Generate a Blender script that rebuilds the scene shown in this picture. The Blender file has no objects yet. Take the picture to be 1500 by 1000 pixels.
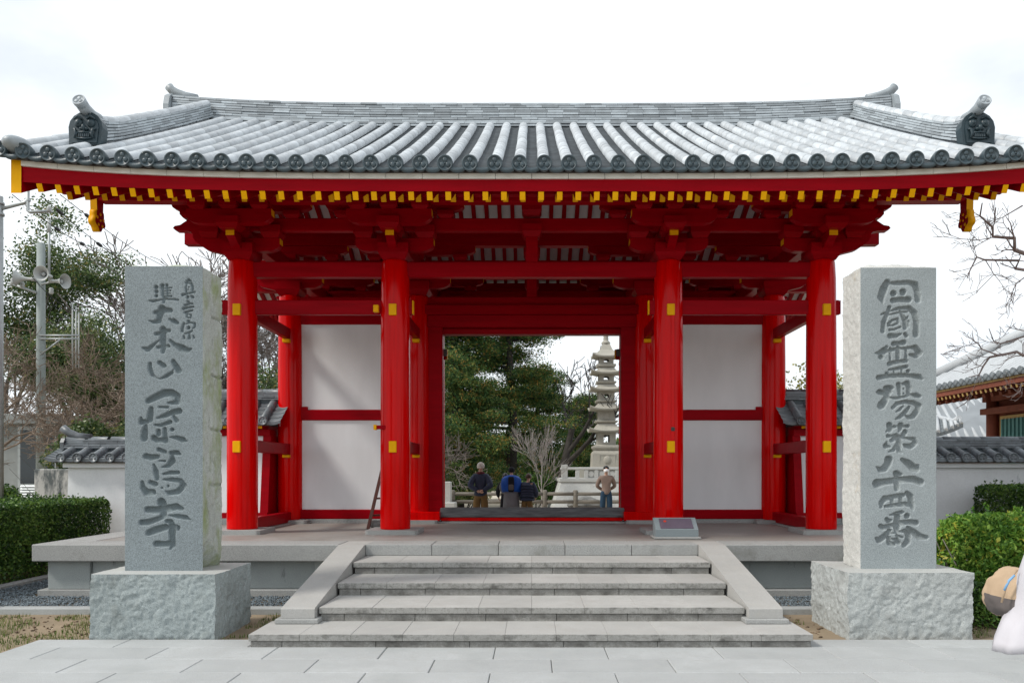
import bpy, bmesh, math, random
import numpy as np
from mathutils import Vector, Matrix, Euler

R = math.radians
scene = bpy.context.scene
COL = scene.collection
rng = random.Random(7)

# ------------------------------------------------------------------ camera
F = 1167.0           # focal length in photograph pixels (1500 px wide)
CX, CY = 779.0, 690.0
CAMZ = 1.65
cam_d = bpy.data.cameras.new("camera")
cam = bpy.data.objects.new("camera", cam_d)
COL.objects.link(cam)
cam.location = (0, 0, CAMZ)
cam.rotation_euler = (R(90), 0, 0)
cam_d.sensor_width = 36.0
cam_d.lens = 36.0 * F / 1500.0
cam_d.shift_x = -(CX - 750) / 1500.0
cam_d.shift_y = (CY - 500) / 1500.0
cam_d.clip_start = 0.05
cam_d.clip_end = 900
scene.camera = cam

# ------------------------------------------------------------------ world
SUN_EL, SUN_AZ = 46.0, -112.0      # azimuth measured from +Y towards +X
world = bpy.data.worlds.new("World")
scene.world = world
world.use_nodes = True
wn, wl = world.node_tree.nodes, world.node_tree.links
wn.clear()
w_out = wn.new("ShaderNodeOutputWorld")
w_bg = wn.new("ShaderNodeBackground")
w_bg.inputs["Strength"].default_value = 0.1
w_sky = wn.new("ShaderNodeTexSky")
w_sky.sky_type = 'NISHITA'
w_sky.sun_disc = False
w_sky.sun_elevation = R(SUN_EL)
w_sky.sun_rotation = R(SUN_AZ)
w_tc = wn.new("ShaderNodeTexCoord")
w_map = wn.new("ShaderNodeMapping")
w_map.inputs["Scale"].default_value = (1.0, 1.0, 2.2)
w_map.inputs["Location"].default_value = (5.3, 1.1, 2.4)
w_n = wn.new("ShaderNodeTexNoise")
w_n.inputs["Scale"].default_value = 1.9
w_n.inputs["Detail"].default_value = 6
w_n.inputs["Roughness"].default_value = 0.55
w_ramp = wn.new("ShaderNodeValToRGB")
w_ramp.color_ramp.elements[0].position = 0.37
w_ramp.color_ramp.elements[0].color = (0.66, 0.66, 0.66, 1)
w_ramp.color_ramp.elements[1].position = 0.56
w_ramp.color_ramp.elements[1].color = (1, 1, 1, 1)
w_n2 = wn.new("ShaderNodeTexNoise")
w_n2.inputs["Scale"].default_value = 3.1
w_n2.inputs["Detail"].default_value = 5
w_cl = wn.new("ShaderNodeMix"); w_cl.data_type = 'RGBA'
w_cl.inputs[6].default_value = (8.9, 9.4, 9.85, 1)
w_cl.inputs[7].default_value = (9.5, 9.9, 10.2, 1)
w_mix = wn.new("ShaderNodeMix"); w_mix.data_type = 'RGBA'
wl.new(w_tc.outputs["Generated"], w_map.inputs["Vector"])
wl.new(w_map.outputs["Vector"], w_n.inputs["Vector"])
wl.new(w_map.outputs["Vector"], w_n2.inputs["Vector"])
wl.new(w_n.outputs["Fac"], w_ramp.inputs["Fac"])
wl.new(w_n2.outputs["Fac"], w_cl.inputs[0])
wl.new(w_ramp.outputs["Color"], w_mix.inputs[0])
wl.new(w_sky.outputs["Color"], w_mix.inputs[6])
wl.new(w_cl.outputs[2], w_mix.inputs[7])
wl.new(w_mix.outputs[2], w_bg.inputs["Color"])
wl.new(w_bg.outputs["Background"], w_out.inputs["Surface"])

# ------------------------------------------------------------------ sun
sun_d = bpy.data.lights.new("sun", 'SUN')
sun_d.energy = 2.2
sun_d.angle = R(10)
sun_d.color = (1.0, 0.95, 0.88)
sun = bpy.data.objects.new("sun", sun_d)
COL.objects.link(sun)
_sd = Vector((math.sin(R(SUN_AZ)) * math.cos(R(SUN_EL)), math.cos(R(SUN_AZ)) * math.cos(R(SUN_EL)), math.sin(R(SUN_EL))))
sun.rotation_euler = _sd.to_track_quat('Z', 'Y').to_euler()
sun.location = (-20, -5, 30)

scene.view_settings.view_transform = 'Standard'
scene.view_settings.look = 'None'
scene.view_settings.exposure = 0.27
scene.view_settings.gamma = 1.0
scene.view_settings.use_curve_mapping = False
scene.render.engine = 'CYCLES'
scene.cycles.use_denoising = True
scene.cycles.max_bounces = 6
scene.cycles.diffuse_bounces = 4
scene.cycles.transparent_max_bounces = 6

# ------------------------------------------------------------------ helpers
def P(px, py, Y):
    """photograph pixel at depth Y -> world point"""
    return Vector(((px - CX) * Y / F, Y, CAMZ - (py - CY) * Y / F))

WM = {}
def wmat(o):
    return WM.get(o.name, Matrix.Identity(4))

def tag(o, label=None, cat=None, group=None, kind=None):
    if label: o["label"] = label
    if cat: o["category"] = cat
    if group: o["group"] = group
    if kind: o["kind"] = kind
    return o

def put(name, mesh, parent=None, loc=(0, 0, 0), rot=(0, 0, 0), scale=(1, 1, 1)):
    """link an object; loc and rot are in world space whatever the parent"""
    o = bpy.data.objects.new(name, mesh)
    COL.objects.link(o)
    o.location = loc
    o.rotation_euler = rot
    o.scale = scale
    WM[o.name] = Matrix.LocRotScale(Vector(loc), Euler(rot), Vector(scale))
    if parent is not None:
        o.parent = parent
        o.matrix_parent_inverse = wmat(parent).inverted()
    return o

def thing(name, label, cat, loc=(0, 0, 0), group=None, kind=None):
    o = put(name, None, None, loc)
    o.empty_display_size = 0.2
    return tag(o, label, cat, group, kind)

class MB:
    """collects faces; build() links them as one mesh object"""
    def __init__(self):
        self.v, self.f, self.m, self.s = [], [], [], []
    def add(self, vs, fs, mi=0, smooth=False):
        b = len(self.v)
        self.v.extend([tuple(x) for x in vs])
        for f in fs:
            self.f.append([i + b for i in f]); self.m.append(mi); self.s.append(smooth)
        return self
    def box(self, x0, x1, y0, y1, z0, z1, mi=0):
        vs = [(x0,y0,z0),(x1,y0,z0),(x1,y1,z0),(x0,y1,z0),(x0,y0,z1),(x1,y0,z1),(x1,y1,z1),(x0,y1,z1)]
        return self.add(vs, [(0,3,2,1),(4,5,6,7),(0,1,5,4),(1,2,6,5),(2,3,7,6),(3,0,4,7)], mi)
    def cbox(self, x0, x1, y0, y1, z0, z1, c=0.008, mi=0):
        """chamfered box"""
        c = min(c, (x1-x0)*.3, (y1-y0)*.3, (z1-z0)*.3)
        lo, hi = (x0,y0,z0), (x1,y1,z1)
        vs, ix = [], {}
        for sx in (0,1):
            for sy in (0,1):
                for sz in (0,1):
                    s = (sx,sy,sz)
                    for a in range(3):
                        p = [0,0,0]
                        for k in range(3):
                            e = hi[k] if s[k] else lo[k]
                            p[k] = e if k == a else (e - c if s[k] else e + c)
                        ix[(s,a)] = len(vs); vs.append(p)
        fs = []
        for a in range(3):
            b, d = (a+1) % 3, (a+2) % 3
            for sa in (0,1):
                q = []
                for sb, sd in ((0,0),(1,0),(1,1),(0,1)):
                    s = [0,0,0]; s[a]=sa; s[b]=sb; s[d]=sd
                    q.append(ix[(tuple(s),a)])
                fs.append(q if sa else q[::-1])
        for a in range(3):          # edges running along axis a
            b, d = (a+1) % 3, (a+2) % 3
            for sb in (0,1):
                for sd in (0,1):
                    s0=[0,0,0]; s0[b]=sb; s0[d]=sd
                    s1=list(s0); s1[a]=1
                    q=[ix[(tuple(s0),b)],ix[(tuple(s1),b)],ix[(tuple(s1),d)],ix[(tuple(s0),d)]]
                    fs.append(q if (sb ^ sd) else q[::-1])
        for sx in (0,1):
            for sy in (0,1):
                for sz in (0,1):
                    s=(sx,sy,sz)
                    q=[ix[(s,0)],ix[(s,1)],ix[(s,2)]]
                    fs.append(q if (sx+sy+sz) % 2 else q[::-1])
        return self.add(vs, fs, mi)
    def prism(self, poly, a0, a1, axis='x', mi=0, smooth=False, capmi=None):
        """extrude polygon; axis x: poly=(y,z); axis y: poly=(x,z); axis z: poly=(x,y)"""
        n = len(poly)
        def pt(p, a):
            if axis == 'x': return (a, p[0], p[1])
            if axis == 'y': return (p[0], a, p[1])
            return (p[0], p[1], a)
        vs = [pt(p, a0) for p in poly] + [pt(p, a1) for p in poly]
        cm = mi if capmi is None else capmi
        b = len(self.v)
        self.add(vs, [tuple(range(n))[::-1], tuple(range(n, 2*n))], cm)
        for i in range(n):
            j = (i+1) % n
            self.f.append([b+i, b+j, b+n+j, b+n+i]); self.m.append(mi); self.s.append(smooth)
        return self
    def tube(self, pts, radii, sides=8, mi=0, cap=True, smooth=True):
        pts = [Vector(p) for p in pts]
        n = len(pts)
        if not hasattr(radii, '__len__'): radii = [radii]*n
        b = len(self.v)
        up = None
        for i, p in enumerate(pts):
            t = (pts[min(i+1, n-1)] - pts[max(i-1, 0)])
            if t.length < 1e-9: t = Vector((0,0,1))
            t.normalize()
            if up is None:
                up = t.orthogonal().normalized()
            else:
                up = (up - t*up.dot(t))
                up = up.normalized() if up.length > 1e-6 else t.orthogonal().normalized()
            w = t.cross(up)
            for k in range(sides):
                a = 2*math.pi*k/sides
                q = p + (up*math.cos(a) + w*math.sin(a))*radii[i]
                self.v.append((q.x, q.y, q.z))
        for i in range(n-1):
            for k in range(sides):
                k2 = (k+1) % sides
                self.f.append([b+i*sides+k, b+i*sides+k2, b+(i+1)*sides+k2, b+(i+1)*sides+k])
                self.m.append(mi); self.s.append(smooth)
        if cap:
            self.f.append([b+k for k in range(sides)][::-1]); self.m.append(mi); self.s.append(False)
            self.f.append([b+(n-1)*sides+k for k in range(sides)]); self.m.append(mi); self.s.append(False)
        return self
    def lathe(self, prof, sides=20, c=(0,0,0), mi=0, smooth=True, axis='z'):
        """prof: list of (r, h)"""
        b = len(self.v); n = len(prof)
        for r, h in prof:
            for k in range(sides):
                a = 2*math.pi*k/sides
                x, y = r*math.cos(a), r*math.sin(a)
                if axis == 'z': self.v.append((c[0]+x, c[1]+y, c[2]+h))
                elif axis == 'y': self.v.append((c[0]+x, c[1]+h, c[2]-y))
                else: self.v.append((c[0]+h, c[1]+x, c[2]+y))
        for i in range(n-1):
            for k in range(sides):
                k2 = (k+1) % sides
                self.f.append([b+i*sides+k, b+i*sides+k2, b+(i+1)*sides+k2, b+(i+1)*sides+k]); self.m.append(mi); self.s.append(smooth)
        self.f.append([b+k for k in range(sides)][::-1]); self.m.append(mi); self.s.append(False)
        self.f.append([b+(n-1)*sides+k for k in range(sides)]); self.m.append(mi); self.s.append(False)
        return self
    def ball(self, c, r, seg=10, rings=6, mi=0):
        if not hasattr(r, '__len__'): r = (r, r, r)
        b = len(self.v)
        for i in range(rings+1):
            th = math.pi*i/rings
            for k in range(seg):
                a = 2*math.pi*k/seg
                self.v.append((c[0]+r[0]*math.sin(th)*math.cos(a), c[1]+r[1]*math.sin(th)*math.sin(a), c[2]+r[2]*math.cos(th)))
        for i in range(rings):
            for k in range(seg):
                k2 = (k+1) % seg
                self.f.append([b+i*seg+k, b+(i+1)*seg+k, b+(i+1)*seg+k2, b+i*seg+k2]); self.m.append(mi); self.s.append(True)
        return self
    def mesh(self, name, mats):
        me = bpy.data.meshes.new(name)
        me.from_pydata(self.v, [], self.f)
        if not isinstance(mats, (list, tuple)): mats = [mats]
        for m in mats: me.materials.append(m)
        if len(mats) > 1:
            me.polygons.foreach_set("material_index", self.m)
        me.polygons.foreach_set("use_smooth", self.s)
        me.update()
        return me
    def build(self, name, mats, parent=None):
        return put(name, self.mesh(name, mats), parent)

def np_mesh(name, verts, faces, mat, smooth=False):
    """fast mesh from numpy arrays (all faces with the same corner count)"""
    me = bpy.data.meshes.new(name)
    verts = np.asarray(verts, dtype=np.float32); faces = np.asarray(faces, dtype=np.int32)
    nf, k = faces.shape
    me.vertices.add(len(verts)); me.vertices.foreach_set("co", verts.ravel())
    me.loops.add(nf*k); me.loops.foreach_set("vertex_index", faces.ravel())
    me.polygons.add(nf)
    me.polygons.foreach_set("loop_start", np.arange(0, nf*k, k, dtype=np.int32))
    me.polygons.foreach_set("loop_total", np.full(nf, k, dtype=np.int32))
    if smooth: me.polygons.foreach_set("use_smooth", np.ones(nf, dtype=bool))
    for m in (mat if isinstance(mat, (list, tuple)) else [mat]): me.materials.append(m)
    me.update(calc_edges=True); me.validate()
    return me

def _hash(ix, iy, iz, seed):
    h = (ix*374761393 + iy*668265263 + iz*2147483647 + seed*1274126177) & 0xffffffff
    h = ((h ^ (h >> 13)) * 1274126177) & 0xffffffff
    h = (h ^ (h >> 16)) & 0xffff
    return h / 65535.0
def vnoise(p, seed=0):
    p = np.asarray(p, dtype=np.float64)
    i = np.floor(p).astype(np.int64); f = p - i
    f = f*f*(3-2*f)
    out = 0
    for dx in (0,1):
        wx = f[:,0] if dx else 1-f[:,0]
        for dy in (0,1):
            wy = f[:,1] if dy else 1-f[:,1]
            for dz in (0,1):
                wz = f[:,2] if dz else 1-f[:,2]
                out = out + wx*wy*wz*_hash(i[:,0]+dx, i[:,1]+dy, i[:,2]+dz, seed)
    return out
def fbm(p, scale, octaves=4, seed=0, gain=0.5):
    p = np.asarray(p, dtype=np.float64)*scale
    a, s, t = 1.0, 0.0, 0.0
    for k in range(octaves):
        s = s + a*(vnoise(p, seed+k*17)*2-1); t += a
        p = p*2.03 + 11.7; a *= gain
    return s/t

# ------------------------------------------------------------------ materials
def new_mat(name):
    m = bpy.data.materials.new(name); m.use_nodes = True
    nt = m.node_tree
    return m, nt.nodes, nt.links, nt.nodes["Principled BSDF"]
def ramp(n, stops):
    r = n.new("ShaderNodeValToRGB")
    cr = r.color_ramp
    while len(cr.elements) < len(stops): cr.elements.new(0.5)
    for e, (p, c) in zip(cr.elements, stops):
        e.position = p
        e.color = (c[0], c[1], c[2], 1) if hasattr(c, '__len__') else (c, c, c, 1)
    return r
def noise(n, l, scale, detail=4, rough=0.55, vec=None, stretch=None, coord="Object"):
    tx = n.new("ShaderNodeTexNoise")
    tx.inputs["Scale"].default_value = scale
    tx.inputs["Detail"].default_value = detail
    tx.inputs["Roughness"].default_value = rough
    if vec is None:
        tc = n.new("ShaderNodeNewGeometry"); vec = tc.outputs["Position"]
    if stretch:
        mp = n.new("ShaderNodeMapping"); mp.inputs["Scale"].default_value = stretch
        l.new(vec, mp.inputs["Vector"]); vec = mp.outputs["Vector"]
    l.new(vec, tx.inputs["Vector"])
    return tx
def mixc(n, l, fac, a, b, mode='MIX'):
    m = n.new("ShaderNodeMix"); m.data_type = 'RGBA'; m.blend_type = mode
    for sock, v in ((m.inputs[0], fac), (m.inputs[6], a), (m.inputs[7], b)):
        if hasattr(v, 'links') or hasattr(v, 'is_linked'): l.new(v, sock)
        elif hasattr(v, '__len__'): sock.default_value = (v[0], v[1], v[2], 1)
        else: sock.default_value = v if sock.type == 'VALUE' else (v, v, v, 1)
    return m.outputs[2]
def bump(n, l, height, strength=0.3, dist=0.01, bsdf=None, normal=None):
    b = n.new("ShaderNodeBump"); b.inputs["Strength"].default_value = strength
    b.inputs["Distance"].default_value = dist
    l.new(height, b.inputs["Height"])
    if normal is not None: l.new(normal, b.inputs["Normal"])
    if bsdf: l.new(b.outputs["Normal"], bsdf.inputs["Normal"])
    return b.outputs["Normal"]

def simple(name, col, rough=0.6, var=0.15, scale=6.0, bumps=0.0, bscale=60.0, spec=0.5, metal=0.0, stretch=None, island=0.0, obj=0.0, coord="Object", coat=0.0):
    """colour with soft blotches, optional per-island / per-object shade and fine relief"""
    m, n, l, b = new_mat(name)
    t = noise(n, l, scale, 5, 0.6, stretch=stretch, coord=coord)
    lo = tuple(c*(1-var) for c in col); hi = tuple(min(1, c*(1+var)) for c in col)
    r = ramp(n, [(0.3, lo), (0.7, hi)])
    l.new(t.outputs["Fac"], r.inputs["Fac"])
    out = r.outputs["Color"]
    for amt, src in ((island, 'i'), (obj, 'o')):
        if amt:
            g = n.new("ShaderNodeNewGeometry" if src == 'i' else "ShaderNodeObjectInfo")
            rr = ramp(n, [(0, 1-amt), (1, 1+amt)])
            # values above one are clamped by the ramp, so scale with a map range
            mr = n.new("ShaderNodeMapRange"); mr.inputs[3].default_value = 1-amt; mr.inputs[4].default_value = 1+amt
            l.new(g.outputs["Random Per Island" if src == 'i' else "Random"], mr.inputs[0])
            n.remove(rr)
            vm = n.new("ShaderNodeVectorMath"); vm.operation = 'SCALE'
            l.new(out, vm.inputs[0]); l.new(mr.outputs[0], vm.inputs["Scale"])
            out = vm.outputs[0]
    l.new(out, b.inputs["Base Color"])
    b.inputs["Roughness"].default_value = rough
    b.inputs["Specular IOR Level"].default_value = spec
    b.inputs["Metallic"].default_value = metal
    if coat: b.inputs["Coat Weight"].default_value = coat; b.inputs["Coat Roughness"].default_value = 0.15
    if bumps:
        t2 = noise(n, l, bscale, 4, 0.6, stretch=stretch, coord=coord)
        bump(n, l, t2.outputs["Fac"], bumps, 0.01, b)
    return m

def granite(name, col, speck=0.25, rough=0.75, bumps=0.15, stain=None, moss=None, coord="Object", obj=0.0, sscale=140.0):
    """speckled granite; stain=(colour, low, high, stretch) adds grime of its own shape"""
    m, n, l, b = new_mat(name)
    s1 = noise(n, l, sscale, 2, 0.8, coord=coord)
    r1 = ramp(n, [(0.36, tuple(c*(1-speck*1.6) for c in col)), (0.5, col), (0.66, tuple(min(1, c*(1+speck)) for c in col))])
    l.new(s1.outputs["Fac"], r1.inputs["Fac"])
    s2 = noise(n, l, 1.7, 5, 0.6, coord=coord)
    r2 = ramp(n, [(0.3, 0.84), (0.7, 1.0)])
    l.new(s2.outputs["Fac"], r2.inputs["Fac"])
    out = mixc(n, l, 1.0, r1.outputs["Color"], r2.outputs["Color"], 'MULTIPLY')
    if obj:
        oi = n.new("ShaderNodeObjectInfo")
        mr = n.new("ShaderNodeMapRange"); mr.inputs[3].default_value = 1-obj; mr.inputs[4].default_value = 1+obj*.4
        l.new(oi.outputs["Random"], mr.inputs[0])
        vm = n.new("ShaderNodeVectorMath"); vm.operation = 'SCALE'
        l.new(out, vm.inputs[0]); l.new(mr.outputs[0], vm.inputs["Scale"]); out = vm.outputs[0]
    for st in (stain or []):
        c, lo, hi, sc, stretch = st
        t = noise(n, l, sc, 6, 0.65, stretch=stretch, coord=coord)
        rr = ramp(n, [(lo, 0.0), (hi, 1.0)])
        l.new(t.outputs["Fac"], rr.inputs["Fac"])
        out = mixc(n, l, rr.outputs["Color"], out, c)
    l.new(out, b.inputs["Base Color"])
    b.inputs["Roughness"].default_value = rough
    b.inputs["Specular IOR Level"].default_value = 0.3
    t2 = noise(n, l, 90, 5, 0.7, coord=coord)
    bump(n, l, t2.outputs["Fac"], bumps, 0.006, b)
    return m

def leafmat(name, c_dark, c_mid, c_light, rough=0.55, warm=None, trans=0.25):
    m, n, l, b = new_mat(name)
    g = n.new("ShaderNodeNewGeometry")
    stops = [(0.0, c_dark), (0.45, c_mid), (0.9, c_light)]
    if warm: stops.append((1.0, warm))
    r = ramp(n, stops)
    t = noise(n, l, 1.6, 3, 0.6)
    mr = n.new("ShaderNodeMath"); mr.operation = 'MULTIPLY_ADD'
    l.new(t.outputs["Fac"], mr.inputs[0]); mr.inputs[1].default_value = 1.5; mr.inputs[2].default_value = -0.75
    ad = n.new("ShaderNodeMath"); ad.operation = 'ADD'; ad.use_clamp = True
    l.new(mr.outputs[0], ad.inputs[0]); l.new(g.outputs["Random Per Island"], ad.inputs[1])
    l.new(ad.outputs[0], r.inputs["Fac"])
    l.new(r.outputs["Color"], b.inputs["Base Color"])
    b.inputs["Roughness"].default_value = rough
    b.inputs["Specular IOR Level"].default_value = 0.35
    if trans:
        tr = n.new("ShaderNodeBsdfTranslucent"); l.new(r.outputs["Color"], tr.inputs["Color"])
        mx = n.new("ShaderNodeMixShader"); mx.inputs[0].default_value = trans
        l.new(b.outputs[0], mx.inputs[1]); l.new(tr.outputs[0], mx.inputs[2])
        l.new(mx.outputs[0], n["Material Output"].inputs["Surface"])
    return m

M = {}
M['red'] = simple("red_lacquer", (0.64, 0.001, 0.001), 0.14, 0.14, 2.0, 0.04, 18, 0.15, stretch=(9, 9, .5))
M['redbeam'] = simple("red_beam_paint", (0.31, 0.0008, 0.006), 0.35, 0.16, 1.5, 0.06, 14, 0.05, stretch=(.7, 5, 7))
M['yellow'] = simple("yellow_end_paint", (0.86, 0.42, 0.002), 0.45, 0.06, 5, spec=0.1)
M['plaster'] = simple("white_plaster", (0.77, 0.79, 0.80), 0.85, 0.05, 1.4, 0.08, 25, 0.2, stretch=(1.5, 1, .45))
M['ceil'] = simple("ceiling_board_white", (0.72, 0.73, 0.72), 0.8, 0.05, 2)
M['fascia'] = simple("pale_eave_board", (0.80, 0.79, 0.73), 0.7, 0.08, 4, stretch=(1, 4, 4))
M['darkwood'] = simple("dark_eave_wood", (0.06, 0.05, 0.045), 0.8, 0.2, 5)
M['tile'] = simple("silver_roof_tile", (0.48, 0.515, 0.54), 0.45, 0.14, 5.5, 0.10, 30, 0.5, obj=0.19)
M['tilei'] = simple("silver_roof_tile_mass", (0.48, 0.515, 0.54), 0.45, 0.14, 5.5, 0.10, 30, 0.5, island=0.16)
M['ridgetile'] = simple("ridge_tile", (0.35, 0.39, 0.415), 0.45, 0.15, 6, 0.08, 30, 0.5, island=0.34)
M['tilemid'] = simple("mid_grey_tile", (0.30, 0.335, 0.355), 0.45, 0.15, 6, 0.1, 30, 0.5)
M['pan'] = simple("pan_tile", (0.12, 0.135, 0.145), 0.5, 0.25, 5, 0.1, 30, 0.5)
M['tiledark'] = simple("dark_fired_tile", (0.05, 0.075, 0.088), 0.42, 0.2, 8, 0.12, 40, 0.5)
M['masktile'] = simple("demon_mask_tile", (0.026, 0.046, 0.056), 0.40, 0.2, 8, 0.1, 40, 0.4)
M['tilewing'] = simple("wall_roof_tile", (0.135, 0.155, 0.17), 0.38, 0.3, 5, 0.1, 30, 0.5, obj=0.25)
M['tilewingi'] = simple("wall_ridge_tile", (0.145, 0.165, 0.18), 0.4, 0.3, 5, 0.1, 30, 0.5, island=0.3)
M['pave'] = granite("paving_granite", (0.465, 0.48, 0.478), 0.13, 0.7, 0.08, obj=0.10, stain=[((0.35, 0.365, 0.36), 0.50, 0.78, 1.3, None), ((0.40, 0.41, 0.40), 0.5, 0.7, 9, None)])
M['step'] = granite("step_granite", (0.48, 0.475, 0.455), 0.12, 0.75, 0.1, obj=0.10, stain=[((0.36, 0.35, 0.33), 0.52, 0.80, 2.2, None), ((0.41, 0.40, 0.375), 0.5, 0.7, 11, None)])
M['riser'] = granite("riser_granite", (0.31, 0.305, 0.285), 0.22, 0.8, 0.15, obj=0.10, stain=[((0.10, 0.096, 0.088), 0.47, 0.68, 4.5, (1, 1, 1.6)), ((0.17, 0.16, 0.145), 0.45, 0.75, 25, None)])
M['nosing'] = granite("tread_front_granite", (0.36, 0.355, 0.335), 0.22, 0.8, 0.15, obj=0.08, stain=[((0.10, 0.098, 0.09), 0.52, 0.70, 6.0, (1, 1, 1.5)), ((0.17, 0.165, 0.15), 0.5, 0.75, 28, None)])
M['coping'] = granite("platform_granite", (0.38, 0.385, 0.375), 0.25, 0.75, 0.12, obj=0.05, stain=[((0.22, 0.22, 0.20), 0.58, 0.78, 3.0, None)])
M['plinthwall'] = granite("platform_side_granite", (0.36, 0.39, 0.385), 0.28, 0.8, 0.12, obj=0.08, stain=[((0.06, 0.065, 0.065), 0.60, 0.72, 5.0, (1.2, 1, 0.25))])
M['deck'] = granite("platform_floor", (0.285, 0.27, 0.25), 0.08, 0.55, 0.05, stain=[((0.27, 0.24, 0.21), 0.45, 0.75, 0.8, (1, 2.2, 1)), ((0.44, 0.43, 0.41), 0.52, 0.8, 0.55, None)])
M['stele'] = granite("carved_granite_blue", (0.245, 0.285, 0.30), 0.27, 0.8, 0.1, sscale=140)
M['groove'] = granite("dark_groove_blue", (0.165, 0.20, 0.21), 0.2, 0.9, 0.1, sscale=140)  # darker tone of the face granite, for the carved strokes
M['groove_r'] = granite("dark_groove_grey", (0.25, 0.28, 0.285), 0.2, 0.9, 0.1, sscale=140)
M['stele_r'] = granite("carved_granite_grey", (0.34, 0.38, 0.39), 0.24, 0.8, 0.1, sscale=140)
M['rough_l'] = granite("split_granite_mossy", (0.50, 0.53, 0.49), 0.25, 0.9, 0.5, stain=[((0.27, 0.32, 0.15), 0.46, 0.66, 3.2, (1, 1, .6)), ((0.18, 0.20, 0.16), 0.58, 0.78, 9, None)])
M['rough_r'] = granite("split_granite_pale", (0.60, 0.60, 0.57), 0.2, 0.9, 0.5, stain=[((0.46, 0.40, 0.30), 0.60, 0.78, 4, None)])
M['block_l'] = granite("quarry_block_granite", (0.34, 0.385, 0.385), 0.25, 0.9, 0.5, stain=[((0.20, 0.22, 0.21), 0.52, 0.75, 5, None), ((0.40, 0.33, 0.22), 0.70, 0.82, 3.3, None)])
M['block_r'] = granite("quarry_block_pale", (0.44, 0.465, 0.455), 0.22, 0.9, 0.5, stain=[((0.30, 0.31, 0.30), 0.55, 0.78, 5, None), ((0.48, 0.38, 0.25), 0.66, 0.82, 2.6, None)])
M['blocktop'] = granite("block_top_granite", (0.48, 0.49, 0.47), 0.15, 0.7, 0.06)
M['soil'] = simple("sandy_soil", (0.27, 0.215, 0.15), 0.95, 0.25, 1.3, 0.5, 35, 0.1, coord="Object")
M['bed'] = simple("joint_bed", (0.17, 0.165, 0.15), 0.95, 0.2, 3)
M['gravel'] = simple("blue_gravel", (0.13, 0.16, 0.18), 0.7, 0.2, 4, island=0.45)
M['kerb'] = granite("kerb_concrete", (0.40, 0.415, 0.41), 0.1, 0.85, 0.1, stain=[((0.2, 0.2, 0.18), 0.55, 0.75, 3, None)])
M['grass'] = leafmat("grass_blades", (0.06, 0.10, 0.02), (0.13, 0.19, 0.045), (0.24, 0.26, 0.09), 0.7, (0.34, 0.29, 0.14))
M['hedge'] = leafmat("hedge_leaf_dark", (0.022, 0.055, 0.015), (0.055, 0.13, 0.026), (0.16, 0.27, 0.05), 0.45)
M['azalea'] = leafmat("azalea_leaf", (0.05, 0.14, 0.02), (0.15, 0.32, 0.045), (0.34, 0.52, 0.08), 0.5, (0.52, 0.48, 0.07))
M['camellia'] = leafmat("camellia_leaf", (0.03, 0.06, 0.02), (0.075, 0.13, 0.04), (0.17, 0.22, 0.08), 0.4, (0.30, 0.28, 0.10))
M['evergreen'] = leafmat("evergreen_leaf", (0.03, 0.065, 0.022), (0.075, 0.135, 0.04), (0.16, 0.22, 0.07), 0.5, (0.30, 0.24, 0.08))
M['conifer'] = leafmat("conifer_needles", (0.016, 0.055, 0.020), (0.055, 0.13, 0.030), (0.17, 0.21, 0.045), 0.65, (0.36, 0.22, 0.05), trans=0.25)
M['fartree'] = leafmat("far_yellow_leaf", (0.12, 0.13, 0.03), (0.24, 0.23, 0.06), (0.36, 0.33, 0.10), 0.7)
M['bark'] = simple("grey_bark", (0.16, 0.15, 0.135), 0.9, 0.3, 6, 0.5, 40, 0.2)
M['barkdark'] = simple("dark_bark", (0.045, 0.04, 0.035), 0.9, 0.3, 6, 0.5, 40, 0.2)
M['barkpale'] = simple("pale_bark", (0.33, 0.30, 0.28), 0.9, 0.25, 6, 0.4, 40, 0.2)
M['twig'] = simple("brown_twig", (0.24, 0.19, 0.15), 0.9, 0.3, 3, 0, 40, 0.2, island=0.35)
M['twiggrey'] = simple("grey_twig", (0.23, 0.20, 0.185), 0.9, 0.3, 3, 0, 40, 0.2)
M['concrete'] = simple("grey_concrete", (0.27, 0.29, 0.285), 0.9, 0.18, 1.5, 0.2, 30, 0.2)
M['stained'] = granite("stained_concrete", (0.52, 0.52, 0.49), 0.06, 0.9, 0.1, stain=[((0.11, 0.125, 0.125), 0.46, 0.58, 2.4, (1.5, 1, 0.6))])
M['outerplaster'] = granite("weathered_white_wall", (0.80, 0.815, 0.82), 0.02, 0.9, 0.05, stain=[((0.40, 0.43, 0.44), 0.62, 0.74, 2.6, (1.6, 1, 0.5))], sscale=30)
M['glass'] = simple("dark_glass", (0.02, 0.03, 0.035), 0.08, 0.1, 2, spec=0.6)
M['steel'] = simple("galvanised_steel", (0.36, 0.39, 0.39), 0.45, 0.12, 6, metal=0.4)
M['horn'] = simple("horn_grey", (0.40, 0.42, 0.41), 0.5, 0.08, 6)
M['polegrey'] = simple("concrete_pole", (0.27, 0.31, 0.30), 0.8, 0.15, 3, 0.1, 30)
M['cable'] = simple("black_cable", (0.02, 0.022, 0.025), 0.6, 0.1, 3)
M['weathered'] = simple("weathered_timber", (0.13, 0.135, 0.14), 0.8, 0.45, 3.5, 0.3, 40, 0.3, stretch=(1, 8, 8))
M['log'] = simple("weathered_log", (0.19, 0.175, 0.15), 0.9, 0.25, 3, 0.3, 30, 0.2, stretch=(1, 5, 5))
M['pagoda'] = granite("buff_pagoda_stone", (0.42, 0.40, 0.345), 0.12, 0.9, 0.3, stain=[((0.20, 0.20, 0.17), 0.58, 0.78, 2.5, None)], sscale=60)
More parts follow.
